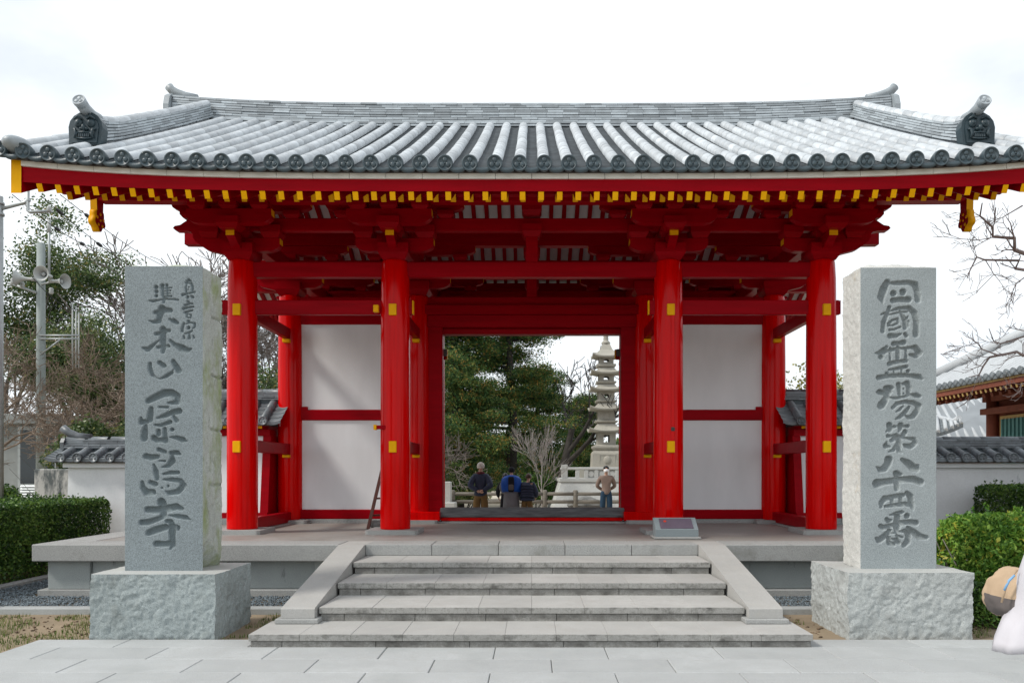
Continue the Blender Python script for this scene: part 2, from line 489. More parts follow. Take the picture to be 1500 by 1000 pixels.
M['paleston'] = granite("pale_wall_stone", (0.52, 0.53, 0.51), 0.1, 0.85, 0.15, stain=[((0.32, 0.32, 0.30), 0.55, 0.8, 2.0, None)], sscale=60)
M['ladder'] = simple("red_brown_ladder_wood", (0.11, 0.030, 0.018), 0.6, 0.25, 5, 0.1, 30, stretch=(6, 6, 1))
M['rock'] = granite("field_stone", (0.22, 0.22, 0.21), 0.2, 0.9, 0.4)
M['sand'] = simple("court_sand", (0.50, 0.45, 0.37), 0.95, 0.10, 0.8, 0.3, 30, 0.1)
# ------------------------------------------------------------------ ground, paving, kerbs
def sheet(name, x0, x1, y0, y1, z, mat):
    return MB().add([(x0,y0,z),(x1,y0,z),(x1,y1,z),(x0,y1,z)], [(0,1,2,3)]).build(name, mat)
tag(sheet("ground", -400, 400, -60, 700, -0.025, M['soil']), "sandy brown soil around the gate", "ground", kind="structure")
GZ = 0.15
tag(MB().box(-30, 40, 19.75, 70, -0.3, GZ).build("courtyard_ground", M['sand']), "pale sandy courtyard behind the gate", "ground", kind="structure")
pav = MB().box(-4.84, 4.84, -5.2, 7.83, -0.10, -0.014).build("pavement", M['bed'])
tag(pav, "pale granite paving in front of the stone steps", "pavement", kind="structure")
_slab = {}
def slab_mesh(name, w, d, h, mat, c=0.006):
    k = (name, round(w,3), round(d,3), round(h,3))
    if k not in _slab: _slab[k] = MB().cbox(-w/2, w/2, -d/2, d/2, -h, 0, c).mesh(name, mat)
    return _slab[k]
g = 0.006
def row(y0, y1, off, L):
    xs = [-4.84]; x = -4.84 + off
    while x < 4.84 - .12:
        xs.append(x); x += L
    xs.append(4.84)
    for a, b in zip(xs, xs[1:]):
        put("paving_slab", slab_mesh("paving_slab", b-a-g, y1-y0-g, 0.05, M['pave']), pav,
            ((a+b)/2, (y0+y1)/2, rng.uniform(-0.0015, 0.0015)), (0, 0, rng.uniform(-.0006, .0006)))
row(7.49, 7.83, 0.90, 1.27)
_y, _k = 7.49, 0
while _y > -4.6:
    row(_y-0.475, _y, (0.42 if _k % 2 == 0 else 0.93), 1.02); _y -= 0.475; _k += 1

def kerb(label, pts, w=0.16, h=0.05):
    """stones along a polyline"""
    k = thing("kerb", label, "kerb", (pts[0][0], pts[0][1], 0), kind="structure")
    for (xa, ya), (xb, yb) in zip(pts, pts[1:]):
        L = math.hypot(xb-xa, yb-ya); n = max(1, round(L/1.2)); ang = math.atan2(yb-ya, xb-xa)
        for i in range(n):
            t = (i+.5)/n
            put("kerb_stone", slab_mesh("kerb_stone", L/n-0.008, w, 0.14, M['kerb'], 0.012), k, (xa+(xb-xa)*t, ya+(yb-ya)*t, h), (0, 0, ang))
    return k
kerb("low stone kerb around the gravel strip beside the mossy pillar", [(-2.7, 9.4), (-7.47, 9.4), (-7.47, 14.2)])
kerb("low stone kerb beside the pale stone pillar and azalea", [(2.7, 9.4), (7.72, 9.4), (7.72, 14.2)])

# gravel in the drip strip: uncountable pebbles
def pebbles(name, boxes, n, mat, smin, smax, z0, seed):
    r = np.random.RandomState(seed)
    ico = np.array([(1,0,0),(-1,0,0),(0,1,0),(0,-1,0),(0,0,1),(0,0,-1)], float)
    fc = np.array([(0,2,4),(2,1,4),(1,3,4),(3,0,4),(2,0,5),(1,2,5),(3,1,5),(0,3,5)])
    V, Fc = [], []
    tot = sum((b[1]-b[0])*(b[3]-b[2]) for b in boxes)
    k = 0
    for b in boxes:
        m = int(n*(b[1]-b[0])*(b[3]-b[2])/tot)
        c = np.stack([r.uniform(b[0], b[1], m), r.uniform(b[2], b[3], m), np.full(m, z0) + r.uniform(-.004, .012, m)], 1)
        s = r.uniform(smin, smax, (m,1,1))*np.array([1, .8, .55])[None,None,:]*r.uniform(.75, 1.25, (m,6,1))
        a = r.uniform(0, 6.28, m); ca, sa = np.cos(a), np.sin(a)
        q = ico[None]*s
        x = q[:,:,0]*ca[:,None]-q[:,:,1]*sa[:,None]; y = q[:,:,0]*sa[:,None]+q[:,:,1]*ca[:,None]
        V.append((np.stack([x, y, q[:,:,2]], 2)+c[:,None,:]).reshape(-1,3))
        Fc.append((fc[None]+(np.arange(m)*6)[:,None,None]+k).reshape(-1,3)); k += m*6
    return put(name, np_mesh(name, np.concatenate(V), np.concatenate(Fc), mat, True))
tag(pebbles("gravel", [(-7.38,-2.7,9.5,10.5),(-7.38,-6.62,10.5,14.2),(2.7,7.62,9.5,10.5),(6.62,7.62,10.5,14.2)], 26000, M['gravel'], .011, .023, 0.0, 3),
    "blue grey gravel strip along the foot of the platform", "gravel", kind="stuff")

# ------------------------------------------------------------------ platform
PZ = 0.69
PX, PY0, PY1 = 6.58, 10.47, 19.6
plat = thing("stone_platform", "granite platform carrying the red gate", "platform", (0, 15, 0), kind="structure")
MB().box(-PX+.30, PX-.30, PY0+.30, PY1-.30, 0, PZ-.012).build("platform_core", M['plinthwall'], plat)
MB().box(-PX+.55, PX-.55, PY0+.55, PY1-.55, PZ-.03, PZ-.004).build("platform_floor", M['deck'], plat)
def coping(x0, x1, y0, y1):
    put("coping_stone", MB().cbox(x0, x1, y0, y1, PZ-.225, PZ, .012).mesh("coping_stone", M['coping']), plat)
def split(a, b, L):
    n = max(1, round((b-a)/L)); return [(a+(b-a)*i/n+.003, a+(b-a)*(i+1)/n-.003) for i in range(n)]
for a, b in split(-PX, -2.53, 1.9) + split(2.53, PX, 1.9): coping(a, b, PY0, PY0+.55)
for a, b in split(-2.19, 2.19, .88):
    put("coping_stone", MB().cbox(a, b, PY0, PY0+.55, PZ-.145, PZ, .008).mesh("coping_stone", M['coping']), plat)
for a, b in split(-PX, PX, 1.9): coping(a, b, PY1-.55, PY1)
for s in (-1, 1):
    for a, b in split(PY0+.556, PY1-.556, 1.7):
        coping(*(sorted((s*PX, s*(PX-.55)))), a, b)
# side slabs under the coping, posts, and foot course
def wallslab(name, x0, x1, y0, y1, z0, z1, mat, c=.006):
    put(name, MB().cbox(x0, x1, y0, y1, z0, z1, c).mesh(name, mat), plat)
for s in (-1, 1):
    a, b = (2.56, PX-.14)
    for (u0, u1, d) in [(PX-.70, PX-.14, 0.0), (4.35, PX-.706, .05), (4.05, 4.345, 0.0), (2.9, 4.045, .05), (2.56, 2.894, 0)]:
        x0, x1 = sorted((s*u0, s*u1))
        wallslab("side_slab", x0, x1, PY0+.13+d, PY0+.30, .085, PZ-.228, M['plinthwall'])
    x0, x1 = sorted((s*2.56, s*(PX-.04)))
    for p, q in split(x0, x1, 1.6): wallslab("foot_course", p, q, PY0+.06, PY0+.30, -.01, .083, M['coping'])
    for p, q in split(PY0+.31, PY1-.31, 1.5):
        x0, x1 = sorted((s*(PX-.30), s*(PX-.15)))
        wallslab("side_slab", x0, x1, p, q, .085, PZ-.228, M['plinthwall'])
        x0, x1 = sorted((s*(PX-.30), s*(PX-.06)))
        wallslab("foot_course", x0, x1, p, q, -.01, .083, M['coping'])

# ------------------------------------------------------------------ steps
steps = thing("stone_steps", "broad granite steps with sloping side stones up to the platform", "steps", (0, 8.9, 0), kind="structure")
ST = [(7.49, 0.0, 0.122, 2.66, 2.64), (8.14, .122, .263, 2.17, 2.17), (8.92, .263, .404, 2.17, 2.17), (9.70, .404, .545, 2.17, 2.17)]
for i, (y, z0, z1, xa, xb) in enumerate(ST):
    ynext = [8.14, 8.92, 9.70, 10.47][i]
    zt = z1 - .066
    n = 11 if i == 0 else 8
    off = .0
    xs = [-xa] + [(-xa + (xa+xb)*(k+(.0 if i % 2 == 0 else .0))/n) for k in range(1, n)] + [xb]
    for a, b in zip(xs, xs[1:]):
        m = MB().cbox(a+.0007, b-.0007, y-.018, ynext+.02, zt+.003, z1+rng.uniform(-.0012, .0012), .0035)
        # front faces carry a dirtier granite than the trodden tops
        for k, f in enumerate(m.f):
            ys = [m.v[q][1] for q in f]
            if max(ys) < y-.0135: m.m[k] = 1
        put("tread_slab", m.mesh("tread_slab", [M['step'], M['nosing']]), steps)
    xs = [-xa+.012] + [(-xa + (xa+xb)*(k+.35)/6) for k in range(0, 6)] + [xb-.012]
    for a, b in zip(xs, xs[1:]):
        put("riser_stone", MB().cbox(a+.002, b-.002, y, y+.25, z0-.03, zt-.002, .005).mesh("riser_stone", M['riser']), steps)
MB().box(-2.15, 2.15, 8.3, 10.5, -.02, .10).build("step_core", M['plinthwall'], steps)
MB().box(-2.15, 2.15, 9.1, 10.5, .10, .25).build("step_core", M['plinthwall'], steps)
MB().box(-2.15, 2.15, 9.9, 10.6, .25, .40).build("step_core", M['plinthwall'], steps)
for s in (-1, 1):
    x0, x1 = sorted((s*2.19, s*2.53))
    poly = [(8.03, .172), (8.03, .262), (8.06, .275), (10.42, .686), (11.02, .686), (11.02, .172)]
    put("side_stone", MB().prism(poly, x0, x1, 'x').mesh("side_stone", M['step']), steps)
    x0, x1 = sorted((s*2.14, s*2.575))
    put("side_stone_base", MB().cbox(x0, x1, 7.97, 8.6, .124, .170, .006).mesh("side_stone_base", M['coping']), steps)
    x0, x1 = sorted((s*2.20, s*2.52))
    put("side_stone_core", MB().box(x0, x1, 8.2, 10.5, -.02, .17).mesh("side_stone_core", M['plinthwall']), steps)

# ------------------------------------------------------------------ the red gate
GX = [-4.54, -2.14, 2.14, 4.54]
GY = [12.5, 15.0, 17.5]
gate = thing("temple_gate", "red lacquered temple gate with silver tiled gable roof and white wall panels", "gate", (0, 15, PZ))
PT = 4.93          # pillar top
def L(x):          # upward curve of the roof towards the gable ends
    return 0.185*(abs(x)/6.67)**4

pil_me = MB().lathe([(.232, 0), (.234, .02), (.232, 1.6), (.228, 3.0), (.220, 3.9), (.206, 4.15), (.198, PT-PZ-.06)], 32).mesh("pillar", M['red'])
plinth_me = MB().prism([(-.40,-.36),(-.36,-.40),(.36,-.40),(.40,-.36),(.40,.36),(.36,.40),(-.36,.40),(-.40,.36)], 0, .07, 'z').mesh("plinth", M['coping'])
for y in GY:
    for x in GX:
        p = put("pillar", pil_me, gate, (x, y, PZ+.06))
        put("plinth", plinth_me, p, (x, y, PZ-.01))
_beams = {}
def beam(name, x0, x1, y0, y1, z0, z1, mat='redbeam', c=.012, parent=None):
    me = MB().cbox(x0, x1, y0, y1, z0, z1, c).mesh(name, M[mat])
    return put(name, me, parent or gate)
def yel_nose(x, y, z0, z1, w=.12, d=.06, sgn=-1):
    """painted end of a tie beam showing on a pillar"""
    y0, y1 = sorted((y, y+sgn*d))
    return put("tie_beam_end", MB().cbox(x-w/2, x+w/2, y0, y1, z0, z1, .006).mesh("tie_beam_end", M['yellow']), gate)

# tie beams along the depth of the gate, at every pillar line
for x in GX:
    beam("tie_beam", x-.06, x+.06, GY[0]-.19, GY[2]+.19, 4.10, 4.30)
    beam("tie_beam", x-.06, x+.06, GY[0]-.19, GY[2]+.19, 1.96, 2.16)
    yel_nose(x, GY[0]-.19, 4.05, 4.225, .115, .075); yel_nose(x, GY[0]-.19, 1.94, 2.115, .115, .075)
    yel_nose(x, GY[1]-.205, 4.03, 4.095, .13, .10); yel_nose(x, GY[1]-.205, 1.905, 1.955, .13, .10)
    yel_nose(x, GY[2]+.19, 4.05, 4.225, .115, .075, 1); yel_nose(x, GY[2]+.19, 1.94, 2.115, .115, .075, 1)
for x in (GX[0], GX[3]):
    for a, b in ((GY[0]+.2, GY[1]-.2), (GY[1]+.2, GY[2]-.2)):
        beam("ground_sill", x-.075, x+.075, a, b, PZ+.02, PZ+.21)
        put("sill_stone", MB().cbox(x-.15, x+.15, a, b, PZ-.02, PZ+.018, .006).mesh("sill_stone", M['coping']), gate)
# beams across the gate at each pillar row
for r, y in enumerate(GY):
    beam("head_beam", GX[0]-.05, GX[3]+.05, y-.075, y+.075, 4.68, 4.915)
    if r != 1:
        for a, b in ((GX[0], GX[1]), (GX[2], GX[3])):
            beam("cross_tie_beam", a-.30, b+.27, y-.055, y+.055, 4.10, 4.325)
            for e, sg in ((a-.30, -1), (b+.27, 1)):
                put("tie_beam_end", MB().cbox(*sorted((e, e+sg*.02)), y-.05, y+.05, 4.105, 4.32, .005).mesh("tie_beam_end", M['yellow'] if (e*sg) < 0 else M['redbeam']), gate)
    beam("bracket_beam", -5.0, 5.0, y-.065, y+.065, 5.40, 5.60)
# upper purlins follow the curve of the roof
def sweepx(name, prof, x0, x1, n, mat, parent, lf=1.0):
    """long piece across the gate; lf = share of the roof's curve it follows (one value or one per corner)"""
    m = MB(); k = len(prof)
    lfs = lf if hasattr(lf, '__len__') else [lf]*k
    for i in range(n+1):
        x = x0+(x1-x0)*i/n; dz = L(x)
        for (y, z), w in zip(prof, lfs): m.v.append((x, y, z+dz*w))
    for i in range(n):
        for j in range(k):
            j2 = (j+1) % k
            m.f.append([i*k+j, (i+1)*k+j, (i+1)*k+j2, i*k+j2]); m.m.append(0); m.s.append(False)
    m.f.append(list(range(k))); m.m.append(0); m.s.append(False)
    m.f.append([n*k+j for j in range(k)][::-1]); m.m.append(0); m.s.append(False)
    return put(name, m.mesh(name, mat), parent)
def rect(y0, y1, z0, z1): return [(y0,z0),(y0,z1),(y1,z1),(y1,z0)]
for y in GY:
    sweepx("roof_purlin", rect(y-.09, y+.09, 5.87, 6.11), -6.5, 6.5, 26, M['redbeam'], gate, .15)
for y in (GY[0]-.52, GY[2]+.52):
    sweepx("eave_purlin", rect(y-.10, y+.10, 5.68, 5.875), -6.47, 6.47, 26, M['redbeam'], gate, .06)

# bracket sets
def arm_poly(Lh, z0, z1, cur=.24, frac=.45):
    """boat-shaped bracket arm: flat top, rounded lower ends"""
    pts = [(-Lh, z1), (-Lh, z1-(z1-z0)*frac)]
    for k in range(1, 6):
        a = k/5*math.pi/2
        pts.append((-Lh+cur*(1-math.cos(a)), z1-(z1-z0)*frac-(z1-z0)*(1-frac)*math.sin(a)))
    pts += [(-p[0], p[1]) for p in pts[::-1]]
    return pts
def arm_mesh(Lh, z0, z1, w, axis='y', cur=.24):
    m = MB().prism(arm_poly(Lh, z0, z1, cur), -w/2, w/2, axis, 0)
    for k, f in enumerate(m.f):
        us = [m.v[q][0 if axis == 'y' else 1] for q in f]
        if (abs(abs(us[0])-Lh) < 1e-5) and max(us)-min(us) < 1e-5: m.m[k] = 1
    return m.mesh("bracket_arm", [M['redbeam'], M['yellow']])
def masu_mesh(w, h, name="bracket_block"):
    """bearing block: square above, flaring foot below"""
    m = MB(); a, b = w/2, w*.36
    z = [0, h*.42, h]
    vs = []
    for (q, zz) in ((b, 0), (a*.93, h*.30), (a, h*.42), (a, h)):
        vs += [(-q,-q,zz),(q,-q,zz),(q,q,zz),(-q,q,zz)]
    fs = [(0,3,2,1),(12,13,14,15)]
    for i in range(3):
        for k in range(4):
            k2 = (k+1) % 4
            fs.append((i*4+k, i*4+k2, (i+1)*4+k2, (i+1)*4+k))
    return m.add(vs, fs).mesh(name, M['redbeam'])
big = masu_mesh(.47, .25, "capital_block"); mid = masu_mesh(.31, .19); small = masu_mesh(.26, .11); nblk = masu_mesh(.34, .17)
arm1 = arm_mesh(.61, 5.08, 5.28, .15)
armlong = arm_mesh(1.08, 5.70, 5.868, .14, cur=.34)
armout = arm_mesh(.64, 5.36, 5.58, .15)
# nose towards the viewer: rises from the capital block to a yellow painted end
nose_poly = [(0, 5.05), (-.20, 5.06), (-.34, 5.11), (-.44, 5.165), (-.52, 5.20), (-.52, 5.275), (0, 5.275)]
def nose_mesh(s):
    m = MB().prism([(p[0]*s, p[1]) for p in nose_poly], -.065, .065, 'x', 0)
    for k, f in enumerate(m.f):
        ys = [m.v[q][1] for q in f]
        if abs(abs(ys[0])-.52) < 1e-5 and max(ys)-min(ys) < 1e-5: m.m[k] = 1
    return m.mesh("bracket_nose", [M['redbeam'], M['yellow']])
nose_f, nose_b = nose_mesh(1), nose_mesh(-1)
# carved nosing that ends a beam outside the corner pillars (profile in x,z, pointing to -x)
kib = [(0, 5.00), (-.16, 5.02), (-.30, 5.06), (-.42, 5.09), (-.55, 5.15), (-.66, 5.235), (-.70, 5.30), (-.695, 5.345), (-.74, 5.385), (-.80, 5.40), (-.97, 5.405), (-1.01, 5.44),
       (-.985, 5.475), (-.90, 5.49), (-.84, 5.53), (-.78, 5.57), (-.70, 5.598), (0, 5.60)]
def kib_mesh(s):
    return MB().prism([(p[0]*s, p[1]) for p in kib], -.07, .07, 'y').mesh("carved_nosing", M['redbeam'])
kib_l, kib_r = kib_mesh(1), kib_mesh(-1)
for r, y in enumerate(GY):
    for x in GX:
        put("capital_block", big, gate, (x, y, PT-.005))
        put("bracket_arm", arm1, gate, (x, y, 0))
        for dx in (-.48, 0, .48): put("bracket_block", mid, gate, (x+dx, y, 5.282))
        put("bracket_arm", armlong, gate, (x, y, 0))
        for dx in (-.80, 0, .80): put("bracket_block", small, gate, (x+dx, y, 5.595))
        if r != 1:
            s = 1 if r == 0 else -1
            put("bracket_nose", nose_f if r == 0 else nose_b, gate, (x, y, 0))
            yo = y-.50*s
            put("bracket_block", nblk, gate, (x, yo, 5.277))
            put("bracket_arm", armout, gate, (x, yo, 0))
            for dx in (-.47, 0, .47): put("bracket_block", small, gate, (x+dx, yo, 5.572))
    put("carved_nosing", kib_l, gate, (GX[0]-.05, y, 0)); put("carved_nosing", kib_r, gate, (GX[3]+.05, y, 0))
    # short strut in the middle bay
    put("king_strut", MB().cbox(-.095, .095, y-.07, y+.07, 4.915, 5.33, .008).mesh("king_strut", M['redbeam']), gate)
    put("bracket_block", mid, gate, (0, y, 5.30))
    put("bracket_block", mid, gate, (0, y, 5.63))
# cross beams along the depth at bracket level
for x in GX:
    beam("rainbow_beam", x-.09, x+.09, GY[0]-.1, GY[2]+.1, 5.29, 5.56)
    for y in (13.75, 16.25):
        beam("ridge_strut", x-.09, x+.09, y-.09, y+.09, 5.56, 6.5)
for y in (13.75, 16.25):
    beam("inner_ridge_beam", -4.9, 4.9, y-.09, y+.09, 6.45, 6.66)

# rafters: two tiers at the eaves, and the inner twin ridge ceiling
SL = .49
ang = math.atan(SL)
BE = 10.80
def zb(Y): return 5.296 + SL*(Y-BE)          # underside of base rafters on the front slope
LB, LF = .2, .73                              # shares of the roof curve followed by the two tiers
cs = math.cos(ang)
def rafter_mesh(length, w, h, name):
    """origin at lower front end, underside at z=0, running up along +y"""
    m = MB().cbox(-w/2, w/2, 0, length, 0, h, .004, 0)
    for k, f in enumerate(m.f):
        ys = [m.v[q][1] for q in f]
        if max(ys) < .0041: m.m[k] = 1
    return m.mesh(name, [M['redbeam'], M['yellow']])
base_me = rafter_mesh((13.75-BE)/cs, .072, .105, "base_rafter")
inner_me = rafter_mesh((15.0-13.75)/cs-.02, .072, .105, "inner_rafter")
fly_me = rafter_mesh(1.2, .072, .105, "flying_rafter")
NR = 28
for i in range(-NR, NR):
    x = (i+.5)*.236
    lz = L(x)
    if abs(x) < 6.4:
        put("base_rafter", base_me, gate, (x, BE, 5.296+lz*LB), (ang, 0, 0))
        put("flying_rafter", fly_me, gate, (x, 10.15, 5.098+lz*LF), (ang, 0, 0))
        put("base_rafter", base_me, gate, (x, 30-BE, 5.296+lz*LB), (ang, 0, math.pi))
        put("flying_rafter", fly_me, gate, (x, 30-10.15, 5.098+lz*LF), (ang, 0, math.pi))
    if abs(x) < 4.9:
        put("inner_rafter", inner_me, gate, (x, 15.0-.03, zb(13.75)-SL*1.25), (ang, 0, math.pi))
        put("inner_rafter", inner_me, gate, (x, 15.0+.03, zb(13.75)-SL*1.25), (ang, 0, 0))
# boards above the rafters (white between the rafters inside)
def board(name, ya, za, yb, zb_, x0, x1, mat, lf, t=.02, n=24):
    prof = [(ya, za), (yb, zb_), (yb, zb_+t), (ya, za+t)]
    return sweepx(name, prof if yb < ya else prof[::-1], x0, x1, n, mat, gate, lf)
for s in (0, 1):
    f = (lambda y: 30-y) if s else (lambda y: y)
    board("ceiling_boards", f(BE+.05), zb(BE+.05)+.118, f(13.75), zb(13.75)+.118, -6.42, 6.42, M['ceil'], LB)
    board("ceiling_boards", f(13.75), zb(13.75)+.118, f(15.0), zb(13.75)-SL*1.25+.118, -4.9, 4.9, M['ceil'], 0)
    y0, y1 = sorted((f(BE+.01), f(BE+.13)))
    sweepx("eave_batten", rect(y0, y1, 5.408, 5.44), -6.42, 6.42, 28, M['redbeam'], gate, (LB, LF, LF, LB))
    y0, y1 = sorted((f(10.10), f(10.26)))
    sweepx("eave_edge_beam", [(y0, 5.195), (y0, 5.345), (y1, 5.42), (y1, 5.27)] if not s else [(y0, 5.27), (y0, 5.42), (y1, 5.345), (y1, 5.195)], -6.46, 6.46, 30, M['redbeam'], gate, (LF, 1, 1, LF))
    board("soffit_boards", f(10.2), 5.098+.025+.118, f(BE+.1), 5.098+SL*(BE+.1-10.15)+.118, -6.42, 6.42, M['redbeam'], LF)
    y0, y1 = sorted((f(10.07), f(10.30)))
    for a, b in split(-6.46, 6.46, .46):
        sweepx("fascia_board", rect(y0, y1, 5.348, 5.412), a, b, 1, M['fascia'], gate)
    y0, y1 = sorted((f(10.03), f(10.34)))
    sweepx("tile_batten", rect(y0, y1, 5.414, 5.462), -6.60, 6.60, 30, M['darkwood'], gate)
# ------------------------------------------------------------------ roof of the gate
def zr(s): return 5.455 + .505*s + .0060*s*s          # tile bed height, s metres in from the eave
def zrd(s): return .505 + .012*s
TP = .31                                               # tile column pitch
NC = 22
def deck_mesh():
    m = MB(); ny = 16; xs = [(-6.62 + 13.24*i/40) for i in range(41)]
    for side in (0, 1):
        b = len(m.v)
        for x in xs:
            for k in range(ny+1):
                s = 5.0*k/ny; y = 10.0+s if not side else 20.0-s
                m.v.append((x, y, zr(s)-.015+L(x)))
            for k in range(ny+1):
                s = 5.0*k/ny; y = 10.0+s if not side else 20.0-s
                m.v.append((x, y, zr(s)-.05+L(x)))
        w = 2*(ny+1)
        for i in range(40):
            for k in range(ny):
                a = b+i*w+k; c = a+w
                q1 = [a, c, c+1, a+1]; q2 = [a+ny+1, a+ny+2, c+ny+2, c+ny+1]
                m.f += [q1, q2] if not side else [q1[::-1], q2[::-1]]; m.m += [0, 0]; m.s += [False, False]
        for i in (0, 40):
            for k in range(ny):
                a = b+i*w+k
                m.f.append([a, a+1, a+ny+2, a+ny+1]); m.m.append(0); m.s.append(False)
    return m.mesh("roof", M['darkwood'])
roof = put("roof", deck_mesh(), gate)
def cover_arc(mb, y0, y1, z0, z1, r0, r1, x=0, mi=0, segs=10, lip=True):
    """half round tile between two points of the slope"""
    b = len(mb.v)
    for (y, z, r) in ((y0, z0, r0), (y1, z1, r1), (y0, z0, r0*.80)):
        for k in range(segs+1):
            a = -0.30 + (math.pi+.60)*k/segs
            mb.v.append((x+r*math.cos(a), y, z+r*math.sin(a)))
    n = segs+1
    for k in range(segs):
        mb.f.append([b+k, b+n+k, b+n+k+1, b+k+1][::-1]); mb.m.append(mi); mb.s.append(True)
        if lip:
            mb.f.append([b+k, b+k+1, b+2*n+k+1, b+2*n+k][::-1]); mb.m.append(mi); mb.s.append(False)
ROWL = .315
rows = []
s = .0
while s < 4.72:
    d = ROWL*math.cos(math.atan(zrd(s)))
    rows.append((s, min(s+d+.02, 4.82))); s += d
CZ = .048
cov_me = []
for (a, b) in rows:
    m = MB(); ym = 10+a
    cover_arc(m, 0, b-a, 0, zr(b)-zr(a)-.002, .079, .0768)
    cov_me.append(m.mesh("cover_tile", M['tile']))
NROWP = 6
rest = MB()
for i in range(-NC, NC):
    x = (i+.5)*TP; lz = L(x)
    for k, (a, b) in enumerate(rows):
        if k < NROWP:
            put("cover_tile", cov_me[k], roof, (x+rng.uniform(-.003, .003), 10+a, zr(a)+CZ+lz+rng.uniform(-.002, .002)), (0, 0, rng.uniform(-.008, .008)))
        else:
            cover_arc(rest, 10+a, 10+b, zr(a)+CZ+lz, zr(b)+CZ+lz-.002, .079, .0768, x+rng.uniform(-.003, .003))
tag(rest.build("upper_cover_tiles", M['tilei'], roof), kind="stuff")
backm = MB()
for i in range(-NC, NC):
    x = (i+.5)*TP; lz = L(x)
    for k, (a, b) in enumerate(rows):
        bb = len(backm.f)
        cover_arc(backm, 20-a, 20-b, zr(a)+CZ+lz, zr(b)+CZ+lz-.002, .079, .0768, x, segs=6, lip=False)
        for q in range(bb, len(backm.f)): backm.f[q] = backm.f[q][::-1]
    backm.lathe([(.09, 0), (.09, .06)], 12, (x, 20.0, zr(0)+CZ+lz-.005), axis='y')
tag(backm.build("rear_cover_tiles", M['tilei'], roof), kind="stuff")

# round eave end with a raised rim and three leaf emblem
def disc_mesh():
    m = MB()
    m.lathe([(.080, .14), (.100, .05), (.100, .004), (.096, 0), (.083, 0), (.080, .010), (.0, .010)][::-1], 24, axis='y')
    for k in range(3):
        a = math.pi/2 + k*2*math.pi/3
        cx, cz = .040*math.cos(a), .040*math.sin(a)
        m.ball((cx, .009, cz), (.031, .010, .031), 10, 5)
    m.ball((0, .008, 0), (.012, .010, .012), 8, 4)
    return m
disc = disc_mesh().mesh("eave_disc_tile", M['tiledark'])
disc_l = disc_mesh().mesh("upswept_tile_face", M['ridgetile'])
def lip_mesh():
    """front of a concave eave tile, hanging between two round tiles"""
    m = MB(); n = 8; w = TP-.13
    for i in range(n+1):
        u = -1+2*i/n; x = u*w/2*1.25; zt = -.028+.034*u*u
        m.v += [(x, 0, zt), (x, 0, zt-.058+.016*u*u), (x, .03, zt-.058+.016*u*u), (x, .20, zt+.085), (x, .012, zt-.008)]
    for i in range(n):
        a, b = i*5, i*5+5
        for p, q in ((0, 1), (1, 2)):
            m.f.append([a+p, a+q, b+q, b+p]); m.m.append(0); m.s.append(True)
        m.f.append([a, b, b+3, a+3]); m.m.append(0); m.s.append(True)
        m.f.append([a+2, a+3, b+3, b+2]); m.m.append(0); m.s.append(True)
    return m.mesh("eave_pan_tile", M['tiledark'])
lipm = lip_mesh()
def pan_mesh(flip=False):
    """column of concave pan tiles, each lapping over the one below"""
    m = MB(); n = 6; w = TP-.05; step = .105
    s = .02
    while s < 4.8:
        e = min(s+step*math.cos(math.atan(zrd(s)))*1.02, 4.85)
        b = len(m.v)
        for (q, dz) in ((s, .022), (e, .004), (s, .002)):
            for i in range(n+1):
                u = -1+2*i/n
                m.v.append((u*w/2, 10+q, zr(q)+dz-.012+.034*u*u))
        for i in range(n):
            m.f.append([b+i, b+i+1, b+n+1+i+1, b+n+1+i]); m.m.append(0); m.s.append(True)
            m.f.append([b+2*(n+1)+i, b+2*(n+1)+i+1, b+i+1, b+i]); m.m.append(0); m.s.append(False)
        s = e-.001
    return m.mesh("pan_tile_column", M['pan'])
panm = pan_mesh()
for i in range(-NC, NC):
    x = (i+.5)*TP
    put("eave_disc_tile", disc, roof, (x, 9.94, zr(0)+CZ-.006+L(x)), (R(6), 0, 0))
for i in range(-NC, NC+1):
    x = i*TP
    put("pan_tile_column", panm, roof, (x, 0, L(x)))
    put("eave_pan_tile", lipm, roof, (x, 9.955, zr(0)+.012+L(x)))

# layered ridge of thin flat tiles
def layer_tiles(m, path, zfun, half, layers, lh, tl, jit, rs, cap=True):
    """path: function t->(x,y,tx,ty) along the ridge; tiles on both faces"""
    pass
ridge = MB()
rr = random.Random(4)
def ridge_layers(m, along, length, base_z, layers, lh, half, tl, curl=None):
    """along(t)->centre (x,y), side vector (sx,sy); t in metres"""
    for k in range(layers):
        hw = half + (.035 if k in (0, 1) else 0) + rr.uniform(-.004, .004) - .004*k
        t = -rr.uniform(0, tl)
        while t < length:
            a, b = max(t, 0)+.002, min(t+tl, length)-.002
            t += tl
            if b-a < .03: continue
            pts = []
            for q in (a, b):
                (cx, cy), (sx, sy) = along(q)
                z = base_z(q, k)
                pts.append((cx, cy, sx, sy, z))
            for sd in (-1, 1):
                h = hw + rr.uniform(-.005, .005); dz = rr.uniform(-.002, .002)
                vs = []
                for (cx, cy, sx, sy, z) in pts:
                    z1 = z+lh*.93
                    vs += [(cx+sx*sd*h, cy+sy*sd*h, z+dz+lh*.16), (cx+sx*sd*(h-.004), cy+sy*sd*(h-.004), z1+dz), (cx, cy, z1+dz+.006), (cx, cy, z+dz)]
                fs = [(0,1,5,4),(1,2,6,5),(3,0,4,7),(0,3,2,1),(4,5,6,7)]
                m.add(vs, fs if sd > 0 else [f[::-1] for f in fs])
RZ0, RL, RH = 8.06, 10, .047
ridge_layers(ridge, lambda t: ((-6.72+t, 15.0), (0, -1)), 13.44, lambda q, k: RZ0+L(-6.72+q)*.8+k*RH, RL, RH, .15, .30)
tag(ridge.build("main_ridge_tiles", M['ridgetile'], roof), kind="stuff")
